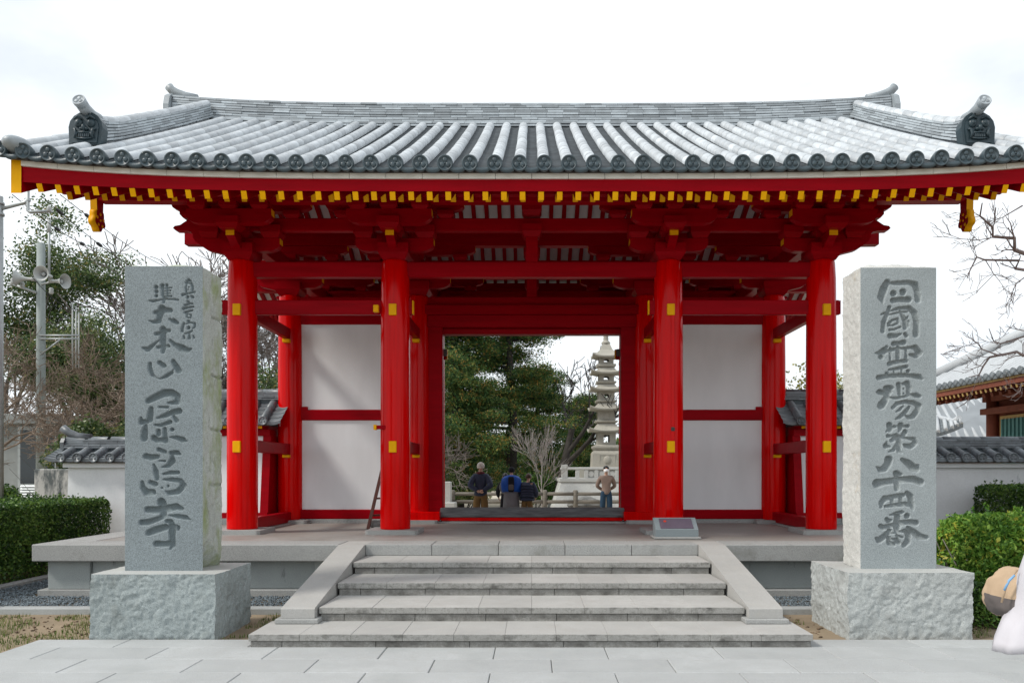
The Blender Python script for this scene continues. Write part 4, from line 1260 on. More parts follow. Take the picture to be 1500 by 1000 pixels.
# ------------------------------------------------------------------ tiled walls beside the gate
def wall_roof(parent, x0, x1, Y, ze, zt, half, pitch, tilem, mass, covr=.065, layers=4, lh=.035, endcap=(False, False)):
    """small gabled tile roof along x; ze eave height, zt ridge foot height, half width"""
    sl = (zt-ze)/half
    dk = MB().prism([(Y-half, ze-.03), (Y, zt-.02), (Y+half, ze-.03), (Y+half, ze-.06), (Y, zt-.08), (Y-half, ze-.06)], x0, x1, 'x').build("wall_roof_deck", M['darkwood'], parent)
    n = max(1, int(round((x1-x0)/pitch))); pt = (x1-x0)/n
    nseg = 2
    m = MB(); cover_arc(m, 0, half/nseg+.01, 0, sl*(half/nseg+.01), covr, covr*.95)
    cm = m.mesh("cover_tile", tilem)
    dsc = MB().lathe([(covr, .10), (covr*1.18, .045), (covr*1.18, .004), (covr*1.12, 0), (covr*.95, 0), (covr*.92, .008), (0, .008)][::-1], 18, axis='y')
    for k in range(3):
        a = math.pi/2+k*2*math.pi/3
        dsc.ball((covr*.45*math.cos(a), .008, covr*.45*math.sin(a)), (covr*.34, .004, covr*.34), 8, 4)
    dm_ = dsc.mesh("eave_disc_tile", tilem)
    pm = MB()
    w = pt
    for k in range(5):
        s0, s1 = half*k/5, half*(k+1)/5+.005
        b = len(pm.v)
        for (q, dz) in ((s0, .018), (s1, .002), (s0, -.004)):
            for i in range(5):
                u = -1+i/2
                pm.v.append((u*w/2, q, q*sl+dz-.02+.028*u*u))
        for i in range(4):
            pm.f += [[b+i, b+i+1, b+6+i, b+5+i], [b+10+i, b+11+i, b+i+1, b+i]]; pm.m += [0, 0]; pm.s += [True, False]
    # hanging front of the pan tile
    b = len(pm.v)
    for i in range(5):
        u = -1+i/2; pm.v += [(u*w/2, -.003, .002-.004+.028*u*u), (u*w/2, -.003, -.062+.04*u*u)]
    for i in range(4):
        pm.f.append([b+2*i, b+2*i+1, b+2*i+3, b+2*i+2]); pm.m.append(0); pm.s.append(True)
    pmesh = pm.mesh("pan_tile_column", tilem)
    for sd in (0, 1):
        rz = 0 if sd == 0 else math.pi
        for i in range(n):
            x = x0+(i+.5)*pt
            ye = Y-half if sd == 0 else Y+half
            for k in range(nseg):
                yy = ye+(half*k/nseg)*(1 if sd == 0 else -1)
                put("cover_tile", cm, dk, (x, yy, ze+sl*half*k/nseg+.035), (0, 0, rz))
            put("eave_disc_tile", dm_, dk, (x, ye+(-.04 if sd == 0 else .04), ze+.03), (0, 0, rz))
        for i in range(n+1):
            x = x0+i*pt
            if sd == 0 or True:
                put("pan_tile_column", pmesh, dk, (x, Y-half if sd == 0 else Y+half, ze+.012), (0, 0, rz))
    rd = MB()
    ridge_layers(rd, lambda t: ((x0+t, Y), (0, -1)), x1-x0, lambda q, k: zt+.02+k*lh, layers, lh, .10, .32)
    tag(put("ridge_tiles", rd.mesh("ridge_tiles", mass), dk), kind="stuff")
    MB().box(x0+.01, x1-.01, Y-.07, Y+.07, zt-.06, zt+layers*lh).build("ridge_core", M['tiledark'], dk)
    capm = MB(); cover_arc(capm, 0, .36, 0, 0, .075, .072); capm = capm.mesh("ridge_cap_tile", tilem)
    k = max(1, int((x1-x0)/.35))
    for i in range(k):
        put("ridge_cap_tile", capm, dk, (x0+(x1-x0)*i/k, Y, zt+layers*lh), (0, 0, -math.pi/2))
    for e, flag, sg in ((x0, endcap[0], -1), (x1, endcap[1], 1)):
        if flag:
            pl = put("ridge_end_tile", MB().prism([(-.13, 0), (-.14, .14), (-.09, .22), (.09, .22), (.14, .14), (.13, 0)], -.035, .035, 'x').mesh("ridge_end_tile", tilem), dk, (e+sg*.03, Y, zt-.01))
            pts = [(e-sg*.45, Y, zt+layers*lh+.055), (e-sg*.20, Y, zt+layers*lh+.075), (e-sg*.02, Y, zt+layers*lh+.15), (e+sg*.09, Y, zt+layers*lh+.235)]
            put("upswept_tile", MB().tube(pts, [.068, .070, .072, .076], 14).mesh("upswept_tile", tilem), pl)
    return dk

def battered(name, x0, x1, Y, z0, z1, t0, t1, mat, parent):
    return MB().prism([(Y-t0, z0), (Y-t1, z1), (Y+t1, z1), (Y+t0, z0)], x0, x1, 'x').build(name, mat, parent)
for s, lab in ((-1, "low white wing wall with dark tiled roof on the mossy pillar's side of the gate"), (1, "low white wing wall with dark tiled roof on the pale pillar's side of the gate")):
    x0, x1 = sorted((s*4.80, s*6.75))
    w = thing("wing_wall", lab, "wall", ((x0+x1)/2, 15, 0), kind="thing")
    battered("stone_footing", x0, x1, 15, -.02, .80, .62, .60, M['plinthwall'], w)
    battered("plaster_face", x0, x1, 15, .90, 2.30, .52, .34, M['plaster'], w)
    battered("ground_sill", x0, x1, 15, .80, .90, .57, .56, M['redbeam'], w)
    battered("wall_plate", x0, x1, 15, 2.30, 2.42, .40, .40, M['redbeam'], w)
    a0, a1 = sorted((s*4.785, s*4.93))
    battered("end_post", a0, a1, 15, .90, 2.30, .56, .38, M['redbeam'], w)
    nr = 9
    for i in range(nr):
        x = x0+.12+(x1-x0-.24)*i/(nr-1)
        m = MB().cbox(-.035, .035, -.58, .58, 0, .07, .004)
        for k, f in enumerate(m.f):
            ys = [m.v[q][1] for q in f]
            if max(ys) < -.57 or min(ys) > .57: m.m[k] = 1
        put("rafter", m.mesh("rafter", [M['redbeam'], M['yellow']]), w, (x, 15, 2.425))
    wall_roof(w, x0-.10*(s < 0) - .12*(s > 0)+.0, x1+.12*(s < 0)+.10*(s > 0), 15, 2.53, 2.96, .66, .31, M['tilewing'], M['tilewingi'], .068, 4, .04)
def outer_wall(x0, x1, lab, endcap):
    w = thing("boundary_wall", lab, "wall", ((x0+x1)/2, 15, 0), kind="thing")
    battered("plaster_face", x0+.05, x1-.05, 15, -.02, 1.72, .34, .27, M['outerplaster'], w)
    battered("cornice", x0, x1, 15, 1.72, 1.80, .36, .36, M['plaster'], w)
    wall_roof(w, x0-.12, x1+.12, 15, 1.87, 2.06, .46, .285, M['tilewing'], M['tilewingi'], .075, 5, .034, endcap)
outer_wall(-8.62, -6.76, "white plastered boundary wall with short tiled roof behind the clipped dark hedge", (True, False))
outer_wall(6.76, 16.5, "long white plastered boundary wall with dark tiled coping below the distant hall", (False, False))

# ------------------------------------------------------------------ things on the platform
t = thing("stone_plaque", "small granite block with slanted dark plaque on the platform", "plaque", (2.08, 11.45, PZ))
def zp(y, Y): return CAMZ-(y-CY)*Y/F
YQ = 11.35
MB().cbox(1.74, 2.40, YQ-.06, YQ+.34, PZ, PZ+.028, .006).build("foot_slab", M['coping'], t)
MB().prism([(YQ, PZ+.03), (YQ, PZ+.13), (YQ+.24, PZ+.285), (YQ+.28, PZ+.285), (YQ+.28, PZ+.03)], 1.765, 2.375, 'x').build("body", M['stele'], t)
# dark glossy plate lying on the slope
sl_ = math.atan2(.155, .24)
put("plate", MB().cbox(-.235, .235, 0, .235, 0, .008, .002).mesh("plate", simple("plaque_plate", (0.13, 0.105, 0.14), 0.22, 0.1, 6, spec=0.5)), t, (2.075, YQ+.018, PZ+.1435), (sl_, 0, 0))
_o = Vector((2.075, YQ+.018, PZ+.1435)) + Euler((sl_, 0, 0)).to_matrix() @ Vector((-.155, .165, .0085))
put("red_mark", MB().lathe([(.022, 0), (.022, .003)], 14).mesh("red_mark", simple("plaque_red", (0.6, 0.05, 0.02), 0.4)), t, tuple(_o), (sl_, 0, 0))

lad = thing("wooden_ladder", "dark red brown wooden ladder leaning behind a gate pillar", "ladder", (-2.5, 13.6, PZ))
def bar(mb, a, b, w, d):
    a, b = Vector(a), Vector(b); t_ = (b-a).normalized()
    s1 = Vector((1, 0, 0)) - t_*t_.x; s1.normalize(); s2 = t_.cross(s1)
    vs = []
    for p in (a, b):
        for q1, q2 in ((-1,-1),(1,-1),(1,1),(-1,1)): vs.append(p+s1*w/2*q1+s2*d/2*q2)
    return mb.add(vs, [(0,3,2,1),(4,5,6,7),(0,1,5,4),(1,2,6,5),(2,3,7,6),(3,0,4,7)])
pA, pB = P(539, 770, 13.25), P(560, 686, 13.6)
pA.z = PZ+.0
dv = Vector((.17, .25, 0))
MB_ = bar(MB(), pA, pB, .05, .035).build("rail", M['ladder'], lad)
pA2 = pA+Vector((.155, .22, 0)); pB2 = pB+Vector((.155, .22, 0))
bar(MB(), pA2, pB2, .05, .035).build("rail", M['ladder'], lad)
for k in (.22, .5, .78):
    bar(MB(), pA+(pB-pA)*k, pA2+(pB2-pA2)*k, .03, .03).build("rung", M['ladder'], lad)
def rock(name, lab, c, r, mat, seed):
    bm = bmesh.new(); bmesh.ops.create_icosphere(bm, subdivisions=3, radius=1)
    v = np.array([q.co[:] for q in bm.verts]); n = fbm(v, 1.3, 3, seed); n2 = fbm(v, 4, 2, seed+3)
    for q, a, b_ in zip(bm.verts, n, n2):
        q.co = Vector((q.co.x*r[0], q.co.y*r[1], max(q.co.z, -.75)*r[2]))*(1+.35*a+.08*b_)
    me = bpy.data.meshes.new(name); bm.to_mesh(me); bm.free(); me.materials.append(mat)
    return tag(put(name, me, None, c), lab, "rock")
rock("field_stone", "rough grey stone wedging the foot of the ladder", (-2.62, 13.42, PZ+.06), (.13, .10, .085), M['rock'], 3)
rock("field_stone", "flat darker stone beside the ladder, against the gate pillar", (-2.40, 13.36, PZ+.055), (.11, .10, .075), M['rock'], 9)

# ------------------------------------------------------------------ foliage tools
def leaf_quads(c, size, rs, aspect=.5, up=None, jitter=1.0):
    """diamond leaves at points c (n,3); returns verts, faces"""
    n = len(c)
    nrm = rs.normal(size=(n, 3))*jitter
    if up is not None: nrm = nrm + np.asarray(up)
    nrm /= np.linalg.norm(nrm, axis=1, keepdims=True)+1e-9
    t = rs.normal(size=(n, 3)); t -= nrm*(t*nrm).sum(1, keepdims=True); t /= np.linalg.norm(t, axis=1, keepdims=True)+1e-9
    b = np.cross(nrm, t)
    s = size*rs.uniform(.65, 1.25, (n, 1))
    v = np.stack([c-t*s, c+b*s*aspect-nrm*s*.12, c+t*s, c-b*s*aspect-nrm*s*.12], 1).reshape(-1, 3)
    f = np.arange(n*4).reshape(-1, 4)
    return v, f
def grow(mb, p, d, length, r, level, maxl, rs, tips, spread=.75, up=.12, kids=(3, 4), shrink=.68, sides=(8, 6, 5, 4, 3, 3, 3), wob=.16, rmin=.003, tmin=None):
    n = 4 if level < 2 else 3
    pts, rad = [p.copy()], [r]
    q, dd = p.copy(), d.normalized()
    for i in range(n):
        dd = (dd + Vector((rs.gauss(0, wob), rs.gauss(0, wob), rs.gauss(0, wob)+up*.5))).normalized()
        q = q + dd*length/n
        pts.append(q.copy()); rad.append(max(rmin, r*(1-.55*(i+1)/n)))
    mb.tube(pts, rad, sides[min(level, len(sides)-1)], cap=False)
    if level >= (maxl if tmin is None else tmin): tips.extend([(pts[k], dd.copy()) for k in (2, n)])
    if level >= maxl: return
    k = rs.randint(*kids)
    for j in range(k):
        t = .35+.65*(j+rs.random()*.6)/k if level else .45+.55*(j+rs.random()*.5)/k
        t = min(t, 1.0)
        idx = min(n-1, int(t*n)); f = t*n-idx
        bp = pts[idx].lerp(pts[min(idx+1, n)], min(f, 1))
        ax = Vector((rs.gauss(0, 1), rs.gauss(0, 1), rs.gauss(0, 1))).normalized()
        cd = (dd + ax*spread*rs.uniform(.7, 1.3) + Vector((0, 0, up))).normalized()
        grow(mb, bp, cd, length*shrink*rs.uniform(.75, 1.2), max(rmin, r*(1-.5*t)*rs.uniform(.5, .7)), level+1, maxl, rs, tips, spread, up, kids, shrink, sides, wob, rmin, tmin)
def fit_height(mb, tips, base, h, wide=1.0):
    """scale a grown tree about its base to its true height"""
    top = max(v[2] for v in mb.v)-base[2]; s = h/top
    mb.v = [(base[0]+(v[0]-base[0])*s*wide, base[1]+(v[1]-base[1])*s*wide, base[2]+(v[2]-base[2])*s) for v in mb.v]
    for i, (p, d) in enumerate(tips):
        tips[i] = (Vector((base[0]+(p.x-base[0])*s*wide, base[1]+(p.y-base[1])*s*wide, base[2]+(p.z-base[2])*s)), d)
def bare_tree(name, label, base, h, r, seed, mat, maxl=5, spread=.75, up=.12, kids=(3, 4), lean=(0, 0), first=.38, twigmat=None, rmin=.006, wide=1.0):
    t = thing(name, label, "tree", base)
    rs = random.Random(seed); mb = MB(); tips = []
    grow(mb, Vector(base)-Vector((0, 0, .1)), Vector((lean[0], lean[1], 1)), h*first, r, 0, maxl, rs, tips, spread, up, kids, rmin=rmin)
    fit_height(mb, tips, base, h, wide)
    mb.build("branches", mat, t)
    return t, tips
def clump_leaves(tips, per, sig, size, rs, flat=1.0, aspect=.5, up=(0, 0, .6)):
    c = np.array([tuple(p) for p, d in tips])
    idx = np.repeat(np.arange(len(c)), per)
    off = rs.normal(size=(len(idx), 3))*sig
    off[:, 2] *= flat
    return leaf_quads(c[idx]+off, size, rs, aspect, up)
# ------------------------------------------------------------------ hedges and shrubs
def hedge(name, label, cat, x0, x1, y0, y1, z0, z1, n, size, mat, seed, rough=.06, round_=.12, aspect=.5):
    t = thing(name, label, cat, ((x0+x1)/2, (y0+y1)/2, z0))
    rs = np.random.RandomState(seed)
    # points on the clipped skin and a little below it
    A = [((y1-y0)*(z1-z0), 0), ((y1-y0)*(z1-z0), 1), ((x1-x0)*(z1-z0), 2), ((x1-x0)*(z1-z0), 3), ((x1-x0)*(y1-y0)*1.5, 4)]
    tot = sum(a for a, _ in A); pts = []
    for a, k in A:
        m = int(n*a/tot); u, v = rs.uniform(0, 1, m), rs.uniform(0, 1, m)
        xx, yy, zz = x0+(x1-x0)*u, y0+(y1-y0)*u, z0+(z1-z0)*v
        if k == 0: p = np.stack([np.full(m, x0), yy, zz], 1); nn = (-1, 0, 0)
        elif k == 1: p = np.stack([np.full(m, x1), yy, zz], 1); nn = (1, 0, 0)
        elif k == 2: p = np.stack([xx, np.full(m, y0), zz], 1); nn = (0, -1, 0)
        elif k == 3: p = np.stack([xx, np.full(m, y1), zz], 1); nn = (0, 1, 0)
        else: p = np.stack([xx, y0+(y1-y0)*v, np.full(m, z1)], 1); nn = (0, 0, 1)
        dep = rs.exponential(.05, m)-.02
        bl = fbm(p, 3.0, 3, seed)*rough
        p = p + np.array(nn)[None]*(bl-dep)[:, None]
        pts.append(np.concatenate([p, np.tile(nn, (m, 1))], 1))
    p = np.concatenate(pts)
    # round the edges off
    c = np.array([(x0+x1)/2, (y0+y1)/2, (z0+z1)/2]); h = np.array([(x1-x0)/2, (y1-y0)/2, (z1-z0)/2])
    q = (p[:, :3]-c); lim = h-round_
    over = np.maximum(np.abs(q)-lim, 0); over[:, 2] = np.where(q[:, 2] > 0, over[:, 2], 0)
    ln = np.linalg.norm(over, axis=1); sc = np.where(ln > round_, round_/np.maximum(ln, 1e-6), 1)
    q = np.where(over > 0, np.sign(q)*(lim+over*sc[:, None]), q)
    pos = q+c+rs.normal(size=q.shape)*.012
    v, f = leaf_quads(pos, size, rs, aspect, None)
    nrm = p[:, 3:]
    put("foliage", np_mesh("foliage", v, f, mat), t)
    # young shoots standing out of the clipped surface
    ns = int((x1-x0)*(y1-y0)*70+((x1-x0)+(y1-y0))*(z1-z0)*24)
    k = rs.randint(0, len(pos), ns); kk = k[p[k, 5] >= 0]
    topb = rs.uniform(size=len(kk)) < np.where(p[kk, 5] > .5, 1.0, .45); kk = kk[topb]
    dirs = p[kk, 3:]*.8+rs.normal(size=(len(kk), 3))*.35+np.array([0, 0, .55]); dirs /= np.linalg.norm(dirs, axis=1, keepdims=True)
    ln_ = rs.uniform(.03, .13, len(kk))
    sp = np.concatenate([pos[kk]+dirs*(ln_*u)[:, None]+rs.normal(size=(len(kk), 3))*.010 for u in (.2, .4, .6, .8, .95, 1.0)])
    v, f = leaf_quads(sp, size*.95, rs, aspect, None)
    put("young_shoots", np_mesh("young_shoots", v, f, mat), t)
    # stems inside
    mb = MB(); r2 = random.Random(seed)
    L_ = max(x1-x0, y1-y0); k = int(L_*4)
    for i in range(k):
        bx, by = r2.uniform(x0+.15, x1-.15), r2.uniform(y0+.15, y1-.15)
        pt = [Vector((bx, by, z0-.05))]
        for j in range(3): pt.append(pt[-1]+Vector((r2.gauss(0, .09), r2.gauss(0, .09), (z1-z0)*.26)))
        mb.tube(pt, [.018, .014, .010, .006], 5)
    tag(put("stems", mb.mesh("stems", M['bark']), t), kind="stuff")
    # inner shade: dense inner twigs and leaves
    m2 = n//2
    inn = np.stack([rs.uniform(x0+.1, x1-.1, m2), rs.uniform(y0+.1, y1-.1, m2), rs.uniform(z0+.1, z1-.08, m2)], 1)
    v, f = leaf_quads(inn, size*1.05, rs, .6, None)
    put("inner_foliage", np_mesh("inner_foliage", v, f, mat), t)
    return t
hedge("clipped_hedge", "clipped dark green hedge beside the platform in front of the short white wall", "hedge", -9.1, -7.60, 9.6, 14.42, 0, 1.15, 60000, .028, M['hedge'], 5, .10)
hedge("clipped_hedge", "dark green hedge in front of the long white boundary wall", "hedge", 7.9, 10.8, 11.6, 14.3, 0, 1.40, 40000, .030, M['hedge'], 6, .12)
hedge("azalea_bush", "yellow green azalea bush behind the pale stone pillar's pedestal", "bush", 4.98, 7.6, 8.75, 10.25, .05, 1.12, 30000, .034, M['azalea'], 8, .20, .46, .42)
hedge("low_shrub", "small dark shrub low beside the pale pillar's pedestal", "bush", 4.72, 5.5, 8.45, 8.9, 0, .42, 5000, .024, M['hedge'], 9, .06, .12)

def shrub(name, label, c, r, n, size, mat, seed, cat="bush"):
    t = thing(name, label, cat, (c[0], c[1], 0))
    rs = np.random.RandomState(seed)
    # overlapping lobes
    lob = []
    for k in range(14):
        d = rs.normal(size=3); d /= np.linalg.norm(d); d[2] = abs(d[2])*.9
        lob.append(np.array(c)+d*np.array(r)*rs.uniform(.35, .75))
    lob = np.array(lob); lr = np.array(r)*.45
    pick = rs.randint(0, len(lob), n)
    d = rs.normal(size=(n, 3)); d /= np.linalg.norm(d, axis=1, keepdims=True)
    pos = lob[pick]+d*lr*(rs.uniform(.55, 1.08, (n, 1)))
    pos = pos[pos[:, 2] > .05]
    v, f = leaf_quads(pos, size, rs, .5, (0, 0, .5))
    put("foliage", np_mesh("foliage", v, f, mat), t)
    mb = MB(); r2 = random.Random(seed); tips = []
    for k in range(5):
        grow(mb, Vector((c[0]+r2.uniform(-.2, .2), c[1]+r2.uniform(-.2, .2), 0)), Vector((r2.gauss(0, .4), r2.gauss(0, .3), 1)), (c[2]+r[2])*.55, .03, 1, 3, r2, tips, .6, .1, (2, 3))
    tag(put("stems", mb.mesh("stems", M['bark']), t), kind="stuff")
    return t
shrub("camellia_shrub", "large glossy green shrub between the concrete building and the white wall", (-10.15, 18.6, 1.75), (1.0, .9, 1.2), 11000, .048, M['camellia'], 21)
shrub("camellia_shrub", "glossy green shrub rising behind the tiled roof of the short white wall", (-8.6, 18.2, 1.9), (1.15, .9, 1.2), 10000, .048, M['camellia'], 22)
shrub("camellia_shrub", "low dark shrub in front of the concrete building", (-11.75, 17.2, .70), (.9, .6, .70), 7000, .045, M['hedge'], 23)
shrub("camellia_shrub", "dark rounded shrub beside the building's louvred door", (-13.6, 19.2, .7), (.8, .7, .8), 6000, .05, M['hedge'], 24)

# grass tufts on the soil beside the paving
def grass(name, label, boxes, n, seed, h=.06):
    rs = np.random.RandomState(seed); V = []
    tot = sum((b[1]-b[0])*(b[3]-b[2]) for b in boxes)
    for b in boxes:
        m = int(n*(b[1]-b[0])*(b[3]-b[2])/tot)*4
        p = np.stack([rs.uniform(b[0], b[1], m), rs.uniform(b[2], b[3], m), np.zeros(m)], 1)
        keep = fbm(p, 2.3, 3, seed) > b[4]
        V.append(p[keep])
    p = np.concatenate(V); m = len(p)
    a = rs.uniform(0, 6.28, m); hh = h*rs.uniform(.4, 1.2, m); w = .004+.003*rs.uniform(size=m)
    dx, dy = np.cos(a), np.sin(a); lean = rs.normal(size=(m, 2))*.5*hh[:, None]
    v = np.stack([p+np.stack([-dx*w, -dy*w, np.full(m, -.03)], 1), p+np.stack([dx*w, dy*w, np.full(m, -.03)], 1), p+np.stack([lean[:, 0], lean[:, 1], hh], 1)], 1).reshape(-1, 3)
    return tag(put(name, np_mesh(name, v, np.arange(m*3).reshape(-1, 3), M['grass'])), label, "grass", kind="stuff")
grass("grass", "thin grass tufts on the sandy soil beside the stone pillars", [(-8.5, -4.45, 7.9, 9.25, -.22), (-3.05, -2.62, 8.0, 9.3, -.15), (-4.85, -3.0, 7.84, 7.95, -.05), (2.62, 3.0, 8.7, 9.3, -.1), (4.45, 8.0, 8.0, 8.9, -.1), (-9, -4.9, 5.5, 7.9, -.22)], 4200, 31, .022)
tag(pebbles("leaf_litter", [(-8.5, -4.45, 7.9, 9.25), (2.7, 3.1, 8.0, 9.2), (4.45, 8, 7.9, 8.9)], 700, simple("litter", (0.16, 0.11, 0.07), .9, .2, 4, island=.4), .012, .028, -.024, 33),
    "scattered dry leaf litter on the soil beside the pedestals", "litter", kind="stuff")

# ------------------------------------------------------------------ behind the left wall
bld = thing("concrete_building", "low grey concrete building with louvred door behind the shrubs", "building", (-18, 28, 0))
YB = 26.0
MB().box(-26, P(80, 0, YB).x, YB, YB+6, 0, 3.18).build("wall", M['concrete'], bld)
rf = MB().cbox(-26.3, P(86, 0, YB).x, YB-.35, YB+6.3, 3.18, 3.50, .02).build("roof_slab", M['concrete'], bld)
dx0, dx1 = P(27, 0, YB).x, P(58, 0, YB).x
door = MB().box(dx0, dx1, YB-.04, YB-.006, .10, 3.12).build("door", M['steel'], bld)
MB().box(dx0+.09, dx1-.09, YB-.05, YB-.042, 1.25, 3.0).build("pane", M['glass'], door)
for k in range(9):
    z = .95+(-.085)*k+.2
    MB().prism([(YB-.075, z), (YB-.045, z+.05), (YB-.042, z+.05), (YB-.072, z)], dx0+.10, dx1-.10, 'x').build("louvre_slat", M['steel'], door)
w2 = MB().box(dx1+.06, dx1+.55, YB-.03, YB-.006, 1.0, 3.05).build("window", M['steel'], bld)
MB().box(dx1+.12, dx1+.50, YB-.04, YB-.032, 1.08, 2.98).build("pane", M['glass'], w2)
vt = MB().box(P(-16, 0, YB).x, P(13, 0, YB).x, YB-.03, YB-.006, 2.7, 3.05).build("vent", M['steel'], bld)
for k in range(6):
    z = 2.72+k*.055
    MB().prism([(YB-.07, z), (YB-.04, z+.035), (YB-.036, z+.035), (YB-.066, z)], P(-15, 0, YB).x, P(12, 0, YB).x, 'x').build("louvre_slat", M['steel'], vt)
sw = MB().cbox(-10.25, -9.05, 16.4, 16.75, -.02, 1.70, .02).build("stained_wall", M['stained'])
tag(sw, "short concrete wall with dark water stains beside the white wall's end", "wall", kind="thing")

# evergreen and bare trees
def leafy_tree(name, label, base, h, r, seed, bark, leaf, per, sig, size, maxl=4, spread=.8, up=.10, kids=(3, 4), lean=(0, 0), first=.42, flat=.7, aspect=.5, tmin=None, wide=1.0):
    t = thing(name, label, "tree", base)
    rs = random.Random(seed); mb = MB(); tips = []
    grow(mb, Vector(base)-Vector((0, 0, .1)), Vector((lean[0], lean[1], 1)), h*first, r, 0, maxl, rs, tips, spread, up, kids, rmin=.008, tmin=tmin)
    fit_height(mb, tips, base, h, wide)
    mb.build("branches", bark, t)
    rn = np.random.RandomState(seed)
    v, f = clump_leaves(tips, per, sig, size, rn, flat, aspect)
    put("crown", np_mesh("crown", v, f, leaf), t)
    return t
leafy_tree("evergreen_tree", "tall evergreen tree with airy layered crown behind the loudspeaker pole", (-20.6, 31, 0), 11.9, .26, 41, M['bark'], M['evergreen'], 170, .40, .066, 4, .62, .20, (3, 4), first=.48, flat=.42, wide=.85)
leafy_tree("evergreen_tree", "shorter dark evergreen tree next to the loudspeaker pole", (-16.6, 29, 0), 7.0, .2, 43, M['bark'], M['camellia'], 120, .38, .060, 4, .7, .10, (3, 4), first=.45, flat=.5)
leafy_tree("evergreen_tree", "round evergreen tree standing behind the mossy pillar", (-14.2, 30, 0), 5.8, .2, 44, M['bark'], M['evergreen'], 110, .36, .060, 4, .75, .06, (3, 4), first=.45, flat=.6)
bare_tree("bare_tree", "tall leafless grey tree behind the mossy stone pillar", (-15.0, 33, 0), 11.8, .17, 51, M['twiggrey'], 6, .70, .07, (3, 4), (.05, 0), .30, rmin=.010, wide=1.25)
bare_tree("bare_tree", "slender leafless tree between the evergreen and the mossy pillar", (-17.4, 34, 0), 11.8, .16, 52, M['twiggrey'], 6, .70, .07, (3, 4), (0, 0), .30, rmin=.010, wide=1.25)
bare_tree("bare_tree", "leafless tree with fine twigs under the gate's eave", (-12.9, 35, 0), 11.6, .16, 57, M['twiggrey'], 6, .70, .07, (3, 4), (.02, 0), .30, rmin=.010, wide=1.25)
bare_tree("bare_tree", "dark gnarled leafless tree behind the wing wall between two pillars", (-8.3, 23.5, 0), 6.2, .15, 58, M['barkdark'], 5, .85, .06, (3, 4), (.1, 0), .44, rmin=.009)
leafy_tree("evergreen_tree", "bushy green tree seen low between the gate pillars", (-9.4, 29, 0), 5.0, .18, 46, M['bark'], M['evergreen'], 55, .34, .060, 4, .85, .04, (3, 4), first=.42, flat=.7)
for k, (bx, by, hh, sd, lab) in enumerate([(-13.9, 20.5, 5.6, 61, "dense tangle of brown leafless twigs over the concrete building"), (-11.6, 21.5, 5.3, 62, "brown leafless twiggy tree behind the camellia shrubs"),
                                           (-15.6, 22.5, 6.4, 63, "reddish brown leafless tree at the edge beside the steel pole"), (-9.9, 22.6, 4.7, 64, "brown leafless tree just behind the mossy pillar")]):
    bare_tree("bare_twiggy_tree", lab, (bx, by, 0), hh, .09, sd, M['twig'], 6, .85, .03, (3, 4), (0, 0), .50, rmin=.006, wide=1.3)

# loudspeaker pole
YP = 24.0
pole = thing("loudspeaker_pole", "grey pole with three horn loudspeakers and thin aerials", "pole", (P(60, 0, YP).x, YP, 0))
px_ = P(60, 0, YP).x
zt = P(0, 357, YP).z
MB().tube([(px_, YP, 0), (px_, YP, 5.2), (px_, YP, zt)], [.14, .125, .115], 16).build("mast", M['polegrey'], pole)
def horn(cpx, cpy, d):
    """re-entrant horn: open bell, inner cone, throat and driver"""
    c = P(cpx, cpy, YP-.30); d = Vector(d).normalized()
    o = MB()
    o.lathe([(.0, -.36), (.055, -.36), (.06, -.24), (.04, -.22), (.055, -.08), (.09, .03), (.15, .12), (.215, .18), (.225, .185), (.21, .175), (.14, .10), (.075, .0), (.045, -.06), (.0, -.06)], 28)
    o.lathe([(.0, -.06), (.028, -.05), (.06, .03), (.055, .06), (.0, .075)], 16)
    q = d.to_track_quat('Z', 'Y')
    o.v = [tuple(q @ Vector(v) + c) for v in o.v]
    hh = o.build("horn", M['horn'], pole)
    MB().tube([c-d*.2, Vector((px_, YP-.05, c.z-.05))], .03, 8).build("arm", M['steel'], hh)
horn(65, 402, (0.05, -1, -.05)); horn(33, 408, (-1, -.2, .02)); horn(88, 412, (1, -.2, -.06))
ax = P(72, 0, YP).x
MB().tube([(ax, YP, P(0, 412, YP).z), (ax, YP, P(0, 326, YP).z)], .035, 8).build("aerial", M['steel'], pole)
MB().tube([(ax, YP, P(0, 340, YP).z), (ax, YP, P(0, 322, YP).z)], .05, 8).build("aerial_tip", M['horn'], pole)
for q in (109, 114, 118):
    xx = P(q, 0, YP).x
    MB().tube([(xx, YP-.1, P(0, 540, YP).z), (xx, YP-.1, P(0, 444+(q-109)*1.6, YP).z)], .022, 6).build("aerial", M['horn'], pole)
for zz in (492, 497):
    MB().tube([(px_, YP-.1, P(0, zz, YP).z), (P(119, 0, YP).x, YP-.1, P(0, zz, YP).z)], .03, 6).build("brace", M['steel'], pole)
MB().tube([(px_, YP-.1, P(0, 522, YP).z), (P(95, 0, YP).x, YP-.1, P(0, 495, YP).z)], .025, 6).build("brace", M['steel'], pole)
MB().tube([(P(15, 0, YP).x, YP-.1, P(0, 415, YP).z), (P(57, 0, YP).x, YP-.1, P(0, 430, YP).z)], .04, 6).build("brace", M['steel'], pole)
for q, zz in ((22, 418), (36, 424), (78, 432)):
    MB().lathe([(.04, 0), (.07, .05), (.05, .1), (.07, .15), (.03, .2)], 10, (P(q, 0, YP).x, YP-.1, P(0, zz, YP).z)).build("insulator", M['horn'], pole)
YS = 17.0
sp = thing("steel_pole", "galvanised steel pole with bent pipe arms at the picture's edge", "pole", (P(-1, 0, YS).x, YS, 0))
x_ = P(-1, 0, YS).x
MB().tube([(x_, YS, 0), (x_, YS, P(0, 288, YS).z)], [.085, .075], 14).build("mast", M['steel'], sp)
